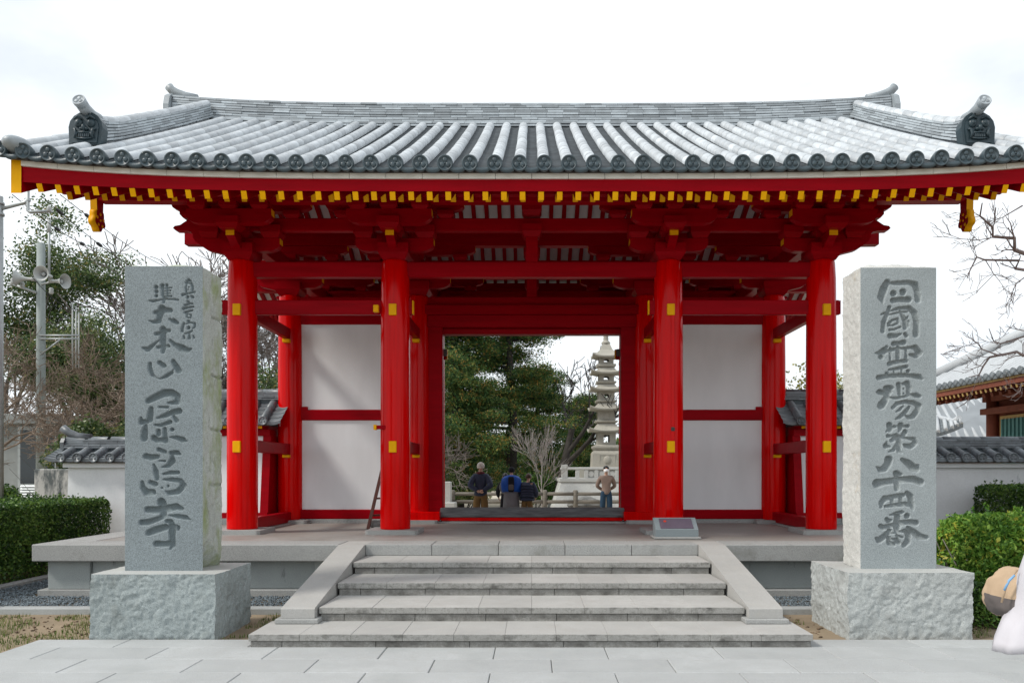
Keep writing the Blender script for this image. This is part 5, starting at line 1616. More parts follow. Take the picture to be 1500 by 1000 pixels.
MB().tube([P(2, 306, YS), P(36, 297, YS), P(44, 293, YS)], .035, 10).build("pipe_arm", M['steel'], sp)
MB().tube([P(41, 268, YS), P(41, 309, YS), P(44, 311, YS), P(76, 309, YS)], .033, 10).build("pipe_arm", M['steel'], sp)
MB().lathe([(.04, 0), (.05, .04), (.05, .1), (.03, .13)], 10, tuple(P(72, 311, YS))).build("insulator", M['horn'], sp)
for zz in (300, 316): MB().lathe([(.10, 0), (.10, .05)], 14, (x_, YS, P(0, zz, YS).z)).build("clamp", M['steel'], sp)
def cable(label, pts, r, bob=None):
    t = thing("power_cable", label, "cable", pts[0])
    out = []
    for k in range(25):
        u = k/24; n = len(pts)-1; i = min(int(u*n), n-1); f = u*n-i
        q = Vector(pts[i]).lerp(Vector(pts[i+1]), f); q.z -= .35*math.sin(math.pi*u); out.append(q)
    MB().tube(out, r, 6).build("wire", M['cable'], t)
    for u in (bob or []):
        i = int(u*24); a, b = out[i], out[min(i+1, 24)]; d = (b-a).normalized()
        MB().tube([a-d*.22, a-d*.10, a+d*.10, a+d*.22], [.012, .045, .045, .012], 10).build("splice_sleeve", M['cable'], t)
cable("black overhead cable with dark sleeves sloping down from the steel pole", [P(18, 285, 17), P(185, 372, 27)], .009, [.33, .52])
cable("thin overhead wire passing beside the hanging gable ornament", [P(60, 287, 18), P(270, 425, 30)], .009, [.12, .3])
cable("thin overhead wire highest of the three near the gable ornament", [P(88, 285, 18.5), P(300, 410, 31)], .009, [.13])
cable("cable running from the loudspeaker horns down towards the twiggy trees", [P(30, 385, 20), P(130, 456, 25)], .009)

# ------------------------------------------------------------------ the court behind the gate
def conifer(name, label, base, h, r, seed, spreadw, n_limb, z0, per=130):
    t = thing(name, label, "tree", base)
    rs = random.Random(seed); mb = MB(); b = Vector(base)
    top = b+Vector((rs.uniform(-.4, .4), rs.uniform(-.3, .3), h))
    tr = [b-Vector((0, 0, .1)), b.lerp(top, .35)+Vector((.15, 0, 0)), b.lerp(top, .7), top]
    mb.tube(tr, [r, r*.75, r*.45, .03], 10)
    pads = []
    for k in range(n_limb):
        u = z0+(1-z0)*(k/n_limb)**.9; u = min(u, .99)
        a = rs.uniform(0, 6.28)
        ln = spreadw*(1-u*.55)*rs.uniform(.55, 1.1)
        p0 = b.lerp(top, u)
        d = Vector((math.cos(a), math.sin(a), rs.uniform(-.05, .28)))
        pts = [p0]
        for j in range(4):
            pts.append(pts[-1]+d*ln/4+Vector((rs.gauss(0, .06), rs.gauss(0, .06), -.03*j)))
        mb.tube(pts, [r*.28, r*.2, r*.14, r*.08, .01], 5)
        for j in range(1, 5):
            for q in range(4):
                pads.append((pts[j]+Vector((rs.gauss(0, .36), rs.gauss(0, .36), rs.gauss(.05, .15))), rs.uniform(.24, .52)))
    mb.build("branches", M['barkdark'], t)
    rn = np.random.RandomState(seed)
    c = np.array([tuple(p) for p, s in pads]); s = np.array([q for p, q in pads])
    idx = np.repeat(np.arange(len(c)), per)
    off = rn.normal(size=(len(idx), 3))*s[idx][:, None]*np.array([.62, .62, .26])
    v, f = leaf_quads(c[idx]+off, .062, rn, .36, (0, 0, .35))
    put("crown", np_mesh("crown", v, f, M['conifer']), t)
    return t
conifer("conifer_tree", "broad dark conifer behind the visitors, seen through the gateway", (-.9, 33.5, GZ), 10.5, .26, 71, 3.3, 46, .16)
conifer("conifer_tree", "rusty tinged conifer nearer the doorway's edge, seen through the gateway", (-2.9, 31.5, GZ), 9.6, .24, 72, 2.9, 42, .14)
conifer("conifer_tree", "dark conifer farther back behind the bare sapling", (.4, 38.5, GZ), 6.4, .22, 73, 2.4, 26, .10)
conifer("conifer_tree", "small dark conifer beside the stone pagoda", (2.6, 41, GZ), 5.4, .16, 74, 1.8, 20, .08)
conifer("conifer_tree", "farthest dark conifer filling the gap beyond the fence", (-3.6, 42, GZ), 7.5, .22, 75, 3.2, 28, .06)
shrub("court_shrub", "dark undergrowth shrub behind the rail fence beside the man in the pale cap", (-2.6, 29.5, .75), (1.5, .8, .8), 6000, .06, M['camellia'], 81)
shrub("court_shrub", "dark undergrowth shrub behind the rail fence below the bare sapling", (.2, 30.5, .75), (1.5, .8, .8), 6000, .06, M['hedge'], 82)
t, tips = bare_tree("bare_sapling", "pale leafless sapling in front of the conifers by the rail fence", (.30, 25.8, GZ), 3.3, .045, 91, M['barkpale'], 4, .50, .16, (4, 5), (0, 0), .60, rmin=.006, wide=.75)
t, tips = bare_tree("bare_tree", "dark forked leafless tree next to the stone pagoda", (.95, 29.8, GZ), 6.9, .15, 96, M['barkdark'], 5, .60, .10, (3, 3), (.35, 0), .36, rmin=.009)
bare_tree("bare_twiggy_tree", "grey brown leafless bush at the doorway's shaded edge", (-4.0, 29.0, GZ), 3.0, .05, 93, M['twiggrey'], 5, .9, .05, (4, 4), (0, 0), .4, rmin=.006)

# far wood closing the view: reads as one mass
_r = np.random.RandomState(99); _n = 60000
_p = np.stack([_r.uniform(-60, 60, _n), _r.uniform(60, 68, _n), _r.uniform(0, 1, _n)**.8], 1)
_h = 4.2+1.6*fbm(np.stack([_p[:, 0], _p[:, 0]*0, _p[:, 0]*0], 1), .22, 3, 5)
_p[:, 2] *= _h
_v, _f = leaf_quads(_p, .20, _r, .6, (0, -.4, .4))
tag(put("distant_wood", np_mesh("distant_wood", _v, _f, M['evergreen'])), "distant green wood low on the horizon", "wood", kind="stuff")

fence = thing("rail_fence", "weathered log rail fence across the court behind the visitors", "fence", (0, 24.4, GZ))
YF = 24.4
xs = [P(q, 0, YF).x for q in (843, 798)]; stp = xs[0]-xs[1]
pxs = [xs[1]+stp*k for k in range(-6, 6)]
for x in pxs:
    MB().tube([(x, YF, GZ-.1), (x, YF, GZ+.90), (x, YF, GZ+.93)], [.075, .075, .055], 12).build("post", M['log'], fence)
for z in (GZ+.81, GZ+.57):
    for a, b in zip(pxs, pxs[1:]):
        MB().tube([(a+.05, YF, z), (b-.05, YF, z)], .055, 10).build("rail", M['log'], fence)
mp = MB().cbox(P(640, 0, 24).x, P(661, 0, 24).x, 23.85, 24.15, GZ, P(0, 705, 24).z, .02).build("stone_marker", M['paleston'])
tag(mp, "pale square stone post at the shaded edge of the doorway", "stone post", kind="thing")
MB().cbox(P(640, 0, 24).x-.05, P(668, 0, 24).x, 23.7, 24.3, GZ-.02, P(0, 735, 24).z, .02).build("foot", M['paleston'], mp)
rock("boulder", "rounded boulder at the foot of the rail fence by the masked man", P(858, 742, 24.9)+Vector((0, 0, .05)), (.55, .3, .28), M['rock'], 14)

# stone terrace with balustrade, and the pagoda on it
ter = thing("stone_terrace", "pale stone terrace with carved balustrade under the pagoda", "terrace", (2.9, 29, GZ), kind="thing")
YT = 27.0
xl = P(821, 0, YT).x
def zt_(y): return CAMZ-(y-CY)*YT/F
MB().add([(xl-.35, YT-.5, GZ-.05), (xl+6.2, YT-.5, GZ-.05), (xl+6.2, YT+6, GZ-.05), (xl-.35, YT+6, GZ-.05),
          (xl+.02, YT, zt_(706)), (xl+5.8, YT, zt_(706)), (xl+5.8, YT+5, zt_(706)), (xl+.02, YT+5, zt_(706))],
         [(0,3,2,1),(4,5,6,7),(0,1,5,4),(1,2,6,5),(2,3,7,6),(3,0,4,7)]).build("base_wall", M['paleston'], ter)
MB().cbox(xl-.03, xl+5.85, YT-.05, YT+5.05, zt_(706)+.004, zt_(700), .015).build("cap_slab", M['paleston'], ter)
zr0, zr1 = zt_(700), zt_(684)
MB().cbox(xl+.0, xl+5.8, YT+.02, YT+.20, zr1-.09, zr1, .02).build("top_rail", M['paleston'], ter)
for q in (827, 846, 859, 874, 890, 904, 925, 950, 975):
    x = P(q, 0, YT).x
    big_ = q in (827, 859, 904)
    MB().cbox(x-(.11 if q == 827 else .07), x+(.11 if q == 827 else .07), YT+.03, YT+.19, zr0+.002, zr1+(.09 if q == 827 else -.09), .015).build("baluster", M['paleston'], ter)
for q in (866, 882, 897):
    x = P(q, 0, YT).x
    m = MB().cbox(x-.17, x+.17, YT+.08, YT+.15, zr0+.002, zr1-.09, .01)
    m.lathe([(.10, 0), (.10, .02), (.06, .03)][::-1], 16, (x, YT+.055, (zr0+zr1)/2-.04), axis='y')
    m.build("carved_panel", M['paleston'], ter)

pg = thing("stone_pagoda", "tall buff stone pagoda of five roofed tiers seen through the gateway", "pagoda", (2.7, 29, 0), kind="thing")
YG = 29.0
gx = P(887.5, 0, YG).x
def zg(y): return CAMZ-(y-CY)*YG/F
k_ = YG/F
def sq(mb, prof, c=gx):
    """square stepped body: prof of (half width px, y px)"""
    b = len(mb.v)
    for hw, y in prof:
        h_ = hw*k_; z = zg(y)
        mb.v += [(c-h_, YG-h_, z), (c+h_, YG-h_, z), (c+h_, YG+h_, z), (c-h_, YG+h_, z)]
    n = len(prof)
    for i in range(n-1):
        for j in range(4):
            j2 = (j+1) % 4
            mb.f.append([b+i*4+j, b+i*4+j2, b+(i+1)*4+j2, b+(i+1)*4+j]); mb.m.append(0); mb.s.append(False)
    mb.f.append([b, b+3, b+2, b+1]); mb.m.append(0); mb.s.append(False)
    e = b+(n-1)*4; mb.f.append([e, e+1, e+2, e+3]); mb.m.append(0); mb.s.append(False)
    return mb
MB().box(gx-1.0, gx+1.0, YG-1.0, YG+1.0, zt_(700)-.3, zg(684)).build("plinth", M['pagoda'], pg)
bs = sq(MB(), [(21.5, 684), (20.5, 664), (18.5, 660.5), (16, 660)]).build("carved_base", M['pagoda'], pg)
m = MB()
for dx_ in (-11, 11): m.cbox(gx+dx_*k_-.02, gx+dx_*k_+.02, YG-21.4*k_, YG-20.2*k_, zg(681), zg(665), .006)
m.cbox(gx-11*k_, gx+11*k_, YG-21.2*k_, YG-20*k_, zg(667), zg(665), .006)
m.ball((gx, YG-20.6*k_, zg(674)), (.14, .06, .16), 12, 8)
m.build("relief", M['pagoda'], bs)
sq(MB(), [(17, 660), (20, 656), (20, 653.5), (17, 652), (15, 651.5)]).build("slab", M['pagoda'], pg)
def roof_tier(y_top, y_eave, hw, hb):
    """curved square roof: upturned corners"""
    m = MB(); N = 10
    rings = []
    for (w, y, up) in ((hb*.9, y_top, 0), (hb+(hw-hb)*.22, y_top+(y_eave-y_top)*.42, 0), (hb+(hw-hb)*.55, y_top+(y_eave-y_top)*.66, .10), (hw*.98, y_eave-3.0, 1), (hw*1.0, y_eave-2.6, 1), (hw*.97, y_eave-.6, 1), (hw*.80, y_eave-.9, .5), (hb, y_eave-.4, 0)):
        ring = []
        for sd in range(4):
            for q in range(N):
                u = -1+2*q/N
                cx_, cy_ = [(u, -1), (1, u), (-u, 1), (-1, -u)][sd]
                lift = up*.10*abs(u)**3*(hw/23)
                ring.append((gx+cx_*w*k_, YG+cy_*w*k_, zg(y)+lift))
        rings.append(ring)
    n = 4*N
    for r_ in rings: m.v += r_
    for i in range(len(rings)-1):
        for j in range(n):
            j2 = (j+1) % n
            m.f.append([i*n+j, (i+1)*n+j, (i+1)*n+j2, i*n+j2]); m.m.append(0); m.s.append(False)
    m.f.append(list(range(n))); m.m.append(0); m.s.append(False)
    return m.build("tier_roof", M['pagoda'], pg)
def storey(y0, y1, hw, wy, wh, ww, arched):
    """hollow storey with openings front and back"""
    m = MB(); h_ = hw*k_; w_ = ww*k_; z0, z1, za, zb2 = zg(y1), zg(y0), zg(wy+wh), zg(wy)
    for (a, b) in ((-h_, -w_), (w_, h_)): m.box(gx+a, gx+b, YG-h_, YG+h_, z0, z1)
    m.box(gx-w_-.001, gx+w_+.001, YG-h_+.002, YG+h_-.002, z0, za); m.box(gx-w_-.001, gx+w_+.001, YG-h_+.002, YG+h_-.002, zb2, z1)
    if arched:
        m.prism([(gx-w_, zb2+.01), (gx-w_, zb2-.06), (gx-w_*.5, zb2-.015), (gx+w_*.5, zb2-.015), (gx+w_, zb2-.06), (gx+w_, zb2+.01)], YG-h_+.004, YG+h_-.004, 'y')
    return m.build("storey", M['pagoda'], pg)
storey(634, 652, 13.3, 637, 11, 4.3, False)
roof_tier(619.5, 634, 26, 13); sq(MB(), [(14.5, 619.5), (16, 618), (16, 616.6), (13, 616)]).build("balcony", M['pagoda'], pg)
m = sq(MB(), [(12.3, 616), (12.3, 602)]).build("storey", M['pagoda'], pg)
MB().cbox(gx-3.6*k_, gx+3.6*k_, YG-13.2*k_, YG-12.2*k_, zg(615), zg(602), .01).build("name_panel", M['pagoda'], m)
roof_tier(589.8, 602.5, 25, 12.3); sq(MB(), [(13.5, 590), (15, 588.5), (15, 587), (12, 586.5)]).build("balcony", M['pagoda'], pg)
storey(574, 586.5, 11.6, 577.5, 5.5, 4, True)
roof_tier(562.5, 574.5, 24, 11.8); sq(MB(), [(13, 562.5), (14.2, 561), (14.2, 559.5), (11.5, 559)]).build("balcony", M['pagoda'], pg)
storey(549, 559, 10.9, 551.5, 5.5, 4, True)
roof_tier(538.5, 550, 23, 11.2); sq(MB(), [(12.5, 538.5), (13.6, 537), (13.6, 534.5), (11, 534)]).build("balcony", M['pagoda'], pg)
storey(524, 534.2, 10.3, 526.5, 4.8, 3.8, True)
roof_tier(503.5, 526, 21, 5.5)
fn = MB()
prof = [(6.5, 504), (6.5, 501.5), (4.6, 500)]
for k in range(9): prof += [(4.4-k*.18, 499.5-k*3), (3.4-k*.18, 497.8-k*3)]
prof += [(2.4, 471), (2.6, 468), (1.6, 464), (.4, 459)]
fn.lathe([(r_*k_, zg(y)) for r_, y in prof], 14, (gx, YG, 0)); fn.build("finial", M['pagoda'], pg)

# ------------------------------------------------------------------ halls beyond the right wall
M['rust'] = simple("brown_red_timber", (0.20, 0.060, 0.035), 0.7, 0.2, 3, 0.1, 30, 0.3)
M['halltile'] = simple("pale_hall_tile", (0.46, 0.485, 0.50), 0.5, 0.12, 1.2, 0.05, 30, 0.4)
M['hallgap'] = simple("hall_pan_tile", (0.24, 0.26, 0.275), 0.5, 0.12, 1.2, 0, 30, 0.4)
M['halldark'] = simple("hall_eave_tile", (0.14, 0.16, 0.17), 0.5, 0.35, 8, 0.1, 30, 0.4)
M['greenslat'] = simple("green_window_bar", (0.09, 0.22, 0.21), 0.7, 0.25, 3, 0, 30, 0.3, stretch=(4, 4, .6))
M['ochre'] = simple("ochre_frame", (0.42, 0.28, 0.09), 0.6, 0.1, 3)
hall = thing("temple_hall", "brown timber temple hall with pale tiled hip roof and green barred window", "hall", (16.5, 20, 0))
EX, EZ, EY1, EY0 = 12.5, 4.22, 27.0, 6.0       # eave line of the side that faces the court
rise = .56
def hall_roof():
    m = MB()
    RX = 18.0; RZ = EZ+rise*(RX-EX)
    a = [(EX, EY0, EZ), (EX, EY1, EZ), (RX, EY1-(RX-EX), RZ), (RX, EY0, RZ), (2*RX-EX, EY0, EZ), (2*RX-EX, EY1, EZ)]
    m.add(a, [(0, 3, 2, 1), (1, 2, 5), (4, 5, 2, 3)])
    return m
hr = hall_roof().build("roof", M['hallgap'], hall)
dirv = Vector((1, 0, rise)).normalized()
ch = MB(); cover_arc(ch, 0, 1, 0, 0, .085, .085, segs=6, lip=False)
for f in range(len(ch.f)): ch.f[f] = ch.f[f]
tube_len = 5.6
n = int((EY1-8)/.31)
chm = ch.mesh("cover_tile_row", M['halltile'])
dk_ = MB().lathe([(.09, .08), (.105, .0), (0, .0)][::-1], 12, axis='y').mesh("eave_disc_tile", M['halldark'])
slp = math.atan(rise)
for i in range(n):
    y = EY1-.15-i*.31
    ln = min(5.5, max(.2, (EY1-y)))/math.cos(slp)
    # row runs up the slope from the eave
    put("cover_tile_row", chm, hr, (EX, y, EZ+.03), (slp, 0, -math.pi/2), (1, ln, 1))
    put("eave_disc_tile", dk_, hr, (EX-.05, y, EZ+.02), (0, 0, -math.pi/2))
    put("eave_pan_tile", slab_mesh("hall_pan", .20, .06, .09, M['halldark'], .01), hr, (EX-.01, y+.155, EZ+.0), (0, 0, math.pi/2))
MB().tube([(EX-.05, EY1+.05, EZ+.12), (EX+2.7, EY1-2.7, EZ+2.7*rise+.22), (EX+5.5, EY1-5.5, EZ+5.5*rise+.26)], [.16, .18, .18], 10).build("hip_ridge", M['halltile'], hr)
MB().box(EX+.05, EX+.16, EY0, EY1-.05, EZ-.28, EZ-.09).build("eave_beam", M['rust'], hall)
MB().box(EX+.02, EX+.05, EY0, EY1-.05, EZ-.14, EZ-.09).build("eave_trim", M['ochre'], hall)
rm = MB().cbox(0, 1.5, -.04, .04, 0, .10, .004)
for k, f in enumerate(rm.f):
    if max(rm.v[q][0] for q in f) < .005: rm.m[k] = 1
rm = rm.mesh("rafter", [M['rust'], M['ochre']])
rm2 = MB().cbox(0, 2.3, -.07, .07, 0, .12, .004).mesh("lower_rafter", M['rust'])
k = 0; y = EY1-.2
while y > 9:
    put("rafter", rm, hall, (EX+.10, y, EZ-.39), (0, -.30, 0)); y -= .235
y = EY1-.3
while y > 12:
    put("lower_rafter", rm2, hall, (EX+.75, y, EZ-.42), (0, -.30, 0)); y -= .42
WX = 14.05; WY = 24.3
MB().box(WX+.12, 21.8, EY0+1.5, WY-.1, 0, EZ+.3).build("wall", M['rust'], hall)
for yy in (WY, WY-3.4, WY-6.8, WY-10.2):
    MB().tube([(WX, yy, 0), (WX, yy, EZ-.1)], .17, 14).build("column", M['rust'], hall)
MB().cbox(WX-.12, WX+.12, EY0+1.5, WY+.35, EZ-.45, EZ-.12, .01).build("head_beam", M['rust'], hall)
MB().cbox(WX-.22, WX+.10, EY0+1.5, WY+.3, P(0, 601, 23.5).z-.06, P(0, 601, 23.5).z+.12, .01).build("rail", M['rust'], hall)
for j in range(3):
    yb, ya = WY-.35-j*3.4, WY-3.05-j*3.4
    zt2 = P(0, 608, 23.5).z
    wf = MB().box(WX+.02, WX+.10, ya, yb, .9, zt2).build("window", M['ochre'], hall)
    MB().box(WX-.004, WX+.018, ya+.10, yb-.10, 1.0, zt2-.10).build("pane", M['greenslat'], wf)
    for q in range(13):
        yy = ya+.2+(yb-ya-.4)*q/12
        MB().box(WX-.05, WX-.006, yy-.035, yy+.035, 1.0, zt2-.10).build("bar", M['greenslat'], wf)
# second hall: a roof slope farther back
h2 = thing("far_hall_roof", "pale ribbed tile roof of a farther hall seen under the hall's eave", "hall", (20, 45, 0), kind="thing")
YH = 38.0
za, zb3 = P(0, 646, YH).z, P(0, 588, YH+4).z
xa, xb = P(1360, 0, YH).x, P(1600, 0, YH).x
MB().add([(xa, YH, za), (xb, YH, za), (xb, YH+4, zb3+1.0), (xa+1.2, YH+4, zb3)], [(0, 1, 2, 3)]).build("roof", M['hallgap'], h2)
MB().box(xa+.8, xb, YH+.9, YH+6, 0, za-.05).build("wall", M['rust'], h2)
nn = 18
for i in range(nn):
    u = (i+.5)/nn
    p0 = Vector((xa+(xb-xa)*u, YH, za+.05)); p1 = Vector((xa+1.2+(xb-xa-1.2)*u, YH+4, zb3+1.0*u+.05))
    MB().tube([p0, p1], .10, 6).build("cover_tile_row", M['halltile'], h2)
MB().tube([(xa-.1, YH-.1, za+.1), (xa+1.2, YH+4, zb3+.15), (xb, YH+4, zb3+1.2)], .16, 8).build("ridge", M['halltile'], h2)
# small upturned roof corner in front of it
h3 = thing("gate_roof_corner", "small upturned tiled roof corner between the pale pillar and the hall", "roof", (17, 33, 0), kind="thing")
YC = 32.0
c0 = [P(1340, 612, YC), P(1402, 618, YC), P(1411, 622, YC), P(1340, 634, YC)]
m = MB()
pr = [P(1330, 606, YC+1.2), P(1375, 612, YC+.9), P(1396, 617, YC+.4), P(1405, 612, YC)]
lo = [P(1330, 636, YC-.6), P(1378, 633, YC-.4), P(1398, 626, YC-.2), P(1411, 620, YC)]
for a, b in zip(pr, lo): m.v += [tuple(a), tuple(b)]
for i in range(3): m.f.append([2*i, 2*i+1, 2*i+3, 2*i+2]); m.m.append(0); m.s.append(False)
for a, b in zip(pr, lo): m.v += [(a.x, a.y, a.z-.15), (b.x, b.y, b.z-.15)]
for i in range(3): m.f += [[8+2*i, 8+2*i+2, 8+2*i+3, 8+2*i+1], [2*i+1, 8+2*i+1, 8+2*i+3, 2*i+3]]; m.m += [0, 0]; m.s += [False]*2
m.build("roof_slope", M['halldark'], h3)
for i in range(7):
    u = i/6.5; n3 = 3*u; j = min(2, int(n3)); f_ = n3-j
    a = pr[j].lerp(pr[j+1], f_); b = lo[j].lerp(lo[j+1], f_)
    MB().tube([a+Vector((0, 0, .03)), b+Vector((0, 0, .03))], .085, 6).build("cover_tile_row", M['halltile'], h3)
MB().tube(pr, .12, 8).build("ridge", M['halltile'], h3)
MB().box(P(1330, 0, YC).x, P(1385, 0, YC).x, YC, YC+1.5, 0, P(0, 640, YC).z).build("wall", M['rust'], h3)
leafy_tree("far_tree", "yellow green tree top showing over the wing wall's roof", (14.6, 42, 0), 6.9, .2, 47, M['bark'], M['fartree'], 34, .40, .10, 4, .85, .05, (3, 4), first=.42, flat=.8)

# leafless tree whose limbs reach in over the boundary wall
tr = thing("bare_overhanging_tree", "leafless tree reaching its forked limbs in over the white boundary wall", "tree", (10.6, 12.6, 0))
mb = MB(); rs = random.Random(17); tips = []
YW = 12.0
trunk = [Vector((10.6, 12.9, -.1)), Vector((10.4, 12.8, 2.0)), Vector((10.0, 12.6, 3.8)), Vector((9.7, 12.4, 5.2)), Vector((9.3, 12.2, 6.6)), Vector((9.2, 12.0, 7.8))]
mb.tube(trunk, [.19, .16, .13, .10, .07, .03], 10)
limbs = [([P(1650, 420, YW), P(1560, 385, YW), P(1500, 360, YW), P(1480, 352, YW), P(1462, 343, YW), P(1460, 330, YW), P(1440, 314, YW), P(1428, 304, YW)], .065),
         ([P(1462, 343, YW), P(1448, 350, YW), P(1432, 352, YW), P(1415, 346, YW)], .016),
         ([P(1500, 300, YW), P(1475, 315, YW), P(1463, 330, YW)], .018),
         ([P(1640, 440, YW), P(1540, 405, YW), P(1500, 388, YW), P(1478, 388, YW), P(1452, 376, YW), P(1440, 372, YW), P(1425, 395, YW), P(1412, 410, YW)], .045),
         ([P(1498, 388, YW), P(1494, 408, YW), P(1480, 418, YW), P(1470, 440, YW)], .022),
         ([P(1452, 376, YW), P(1460, 400, YW), P(1446, 420, YW)], .012),
         ([P(1640, 500, YW), P(1540, 515, YW), P(1500, 520, YW), P(1478, 518, YW), P(1462, 520, YW), P(1448, 535, YW), P(1438, 548, YW), P(1420, 552, YW)], .050),
         ([P(1462, 520, YW), P(1450, 508, YW), P(1432, 502, YW), P(1410, 508, YW), P(1392, 516, YW)], .018),
         ([P(1640, 470, YW), P(1540, 480, YW), P(1500, 492, YW), P(1478, 500, YW), P(1462, 498, YW), P(1440, 484, YW)], .035),
         ([P(1640, 545, YW), P(1540, 552, YW), P(1500, 562, YW), P(1486, 574, YW), P(1470, 584, YW)], .034)]
for pts, r0 in limbs:
    pts = [p+Vector((0, rs.uniform(-.25, .25), 0)) for p in pts]
    n = len(pts); rad = [max(.005, .62*r0*(1-.8*i/(n-1))) for i in range(n)]
    # join long limbs to the trunk
    if pts[0].x > 8: pts = [min(trunk, key=lambda q: (q-pts[0]).length)] + pts; rad = [r0*1.15]+rad
    mb.tube(pts, rad, 7, cap=False)
    for i in range(max(1, n//2-1), n):
        for j in range(2):
            d = (pts[i]-pts[i-1]).normalized()
            cd = (d+Vector((rs.gauss(0, .5), rs.gauss(0, .5), rs.gauss(.1, .6)))).normalized()
            grow(mb, pts[i].copy(), cd, rs.uniform(.18, .38), max(.005, rad[i]*.45), 3, 5, rs, tips, .7, .08, (1, 3), .7, rmin=.0035)
for k in range(10):
    p = trunk[2+k % 4]
    cd = Vector((rs.uniform(-.2, 1), rs.gauss(0, .7), rs.uniform(.1, .9))).normalized()
    grow(mb, p.copy(), cd, rs.uniform(1.2, 2.0), .05, 2, 5, rs, tips, .7, .1, (2, 3), .65, rmin=.004)
mb.build("branches", simple("warm_grey_bark", (0.30, 0.24, 0.225), .9, .3, 5, .3, 40, .2), tr)
# ------------------------------------------------------------------ people
M['skin'] = simple("skin", (0.55, 0.33, 0.24), 0.55, 0.06, 8, spec=0.35)
def cloth(name, col, rough=.85, var=.12, scale=5, bumps=.3, bscale=14):
    return simple(name, col, rough, var, scale, bumps, bscale, 0.2)
def skin_mesh(name, joints, bones, root, mat, sub=2):
    """grow a surface around connected joints: joints id -> (pos, radius or (rx, ry))"""
    ids = list(joints); ix = {k: i for i, k in enumerate(ids)}
    me = bpy.data.meshes.new(name+"_skeleton")
    me.from_pydata([tuple(joints[k][0]) for k in ids], [(ix[a], ix[b]) for a, b in bones], [])
    ob = bpy.data.objects.new(name+"_skeleton", me); COL.objects.link(ob)
    md = ob.modifiers.new("skin", 'SKIN'); md.use_smooth_shade = True; md.branch_smoothing = .4
    if not me.skin_vertices: 
        bpy.context.view_layer.objects.active = ob
    sv = me.skin_vertices[0].data
    for k in ids:
        r = joints[k][1]; sv[ix[k]].radius = r if hasattr(r, '__len__') else (r, r)
        sv[ix[k]].use_root = (k == root)
    s2 = ob.modifiers.new("sub", 'SUBSURF'); s2.levels = sub; s2.render_levels = sub
    bpy.context.view_layer.update()
    dg = bpy.context.evaluated_depsgraph_get()
    out = bpy.data.meshes.new_from_object(ob.evaluated_get(dg))
    out.name = name
    bpy.data.objects.remove(ob)
    out.materials.clear(); out.materials.append(mat)
    for p in out.polygons: p.use_smooth = True
    return out
def hand(J, B, side, wrist, d, nrm, k=1.0):
    """palm, four fingers and a thumb from the wrist along d"""
    d = Vector(d).normalized(); nrm = Vector(nrm).normalized(); s = d.cross(nrm)
    w = Vector(wrist)
    J['palm'+side] = (w+d*.055*k, (.034*k, .020*k)); B.append(('wrist'+side, 'palm'+side))
    for i, (o, ln) in enumerate(((-.030, .075), (-.010, .085), (.010, .080), (.029, .064))):
        a = w+d*.085*k+s*o*k; J['f%d%s' % (i, side)] = (a, .0095*k)
        b = a+(d*.75+nrm*.45)*ln*.5*k; J['g%d%s' % (i, side)] = (b, .0085*k)
        c = b+(d*.35+nrm*.9)*ln*.5*k; J['h%d%s' % (i, side)] = (c, .007*k)
        B += [('palm'+side, 'f%d%s' % (i, side)), ('f%d%s' % (i, side), 'g%d%s' % (i, side)), ('g%d%s' % (i, side), 'h%d%s' % (i, side))]
    a = w+d*.03*k-s*.035*k+nrm*.008; J['t0'+side] = (a, .011*k); b = a+(d*.6-s*.5+nrm*.4)*.045*k; J['t1'+side] = (b, .009*k)
    B += [('palm'+side, 't0'+side), ('t0'+side, 't1'+side)]
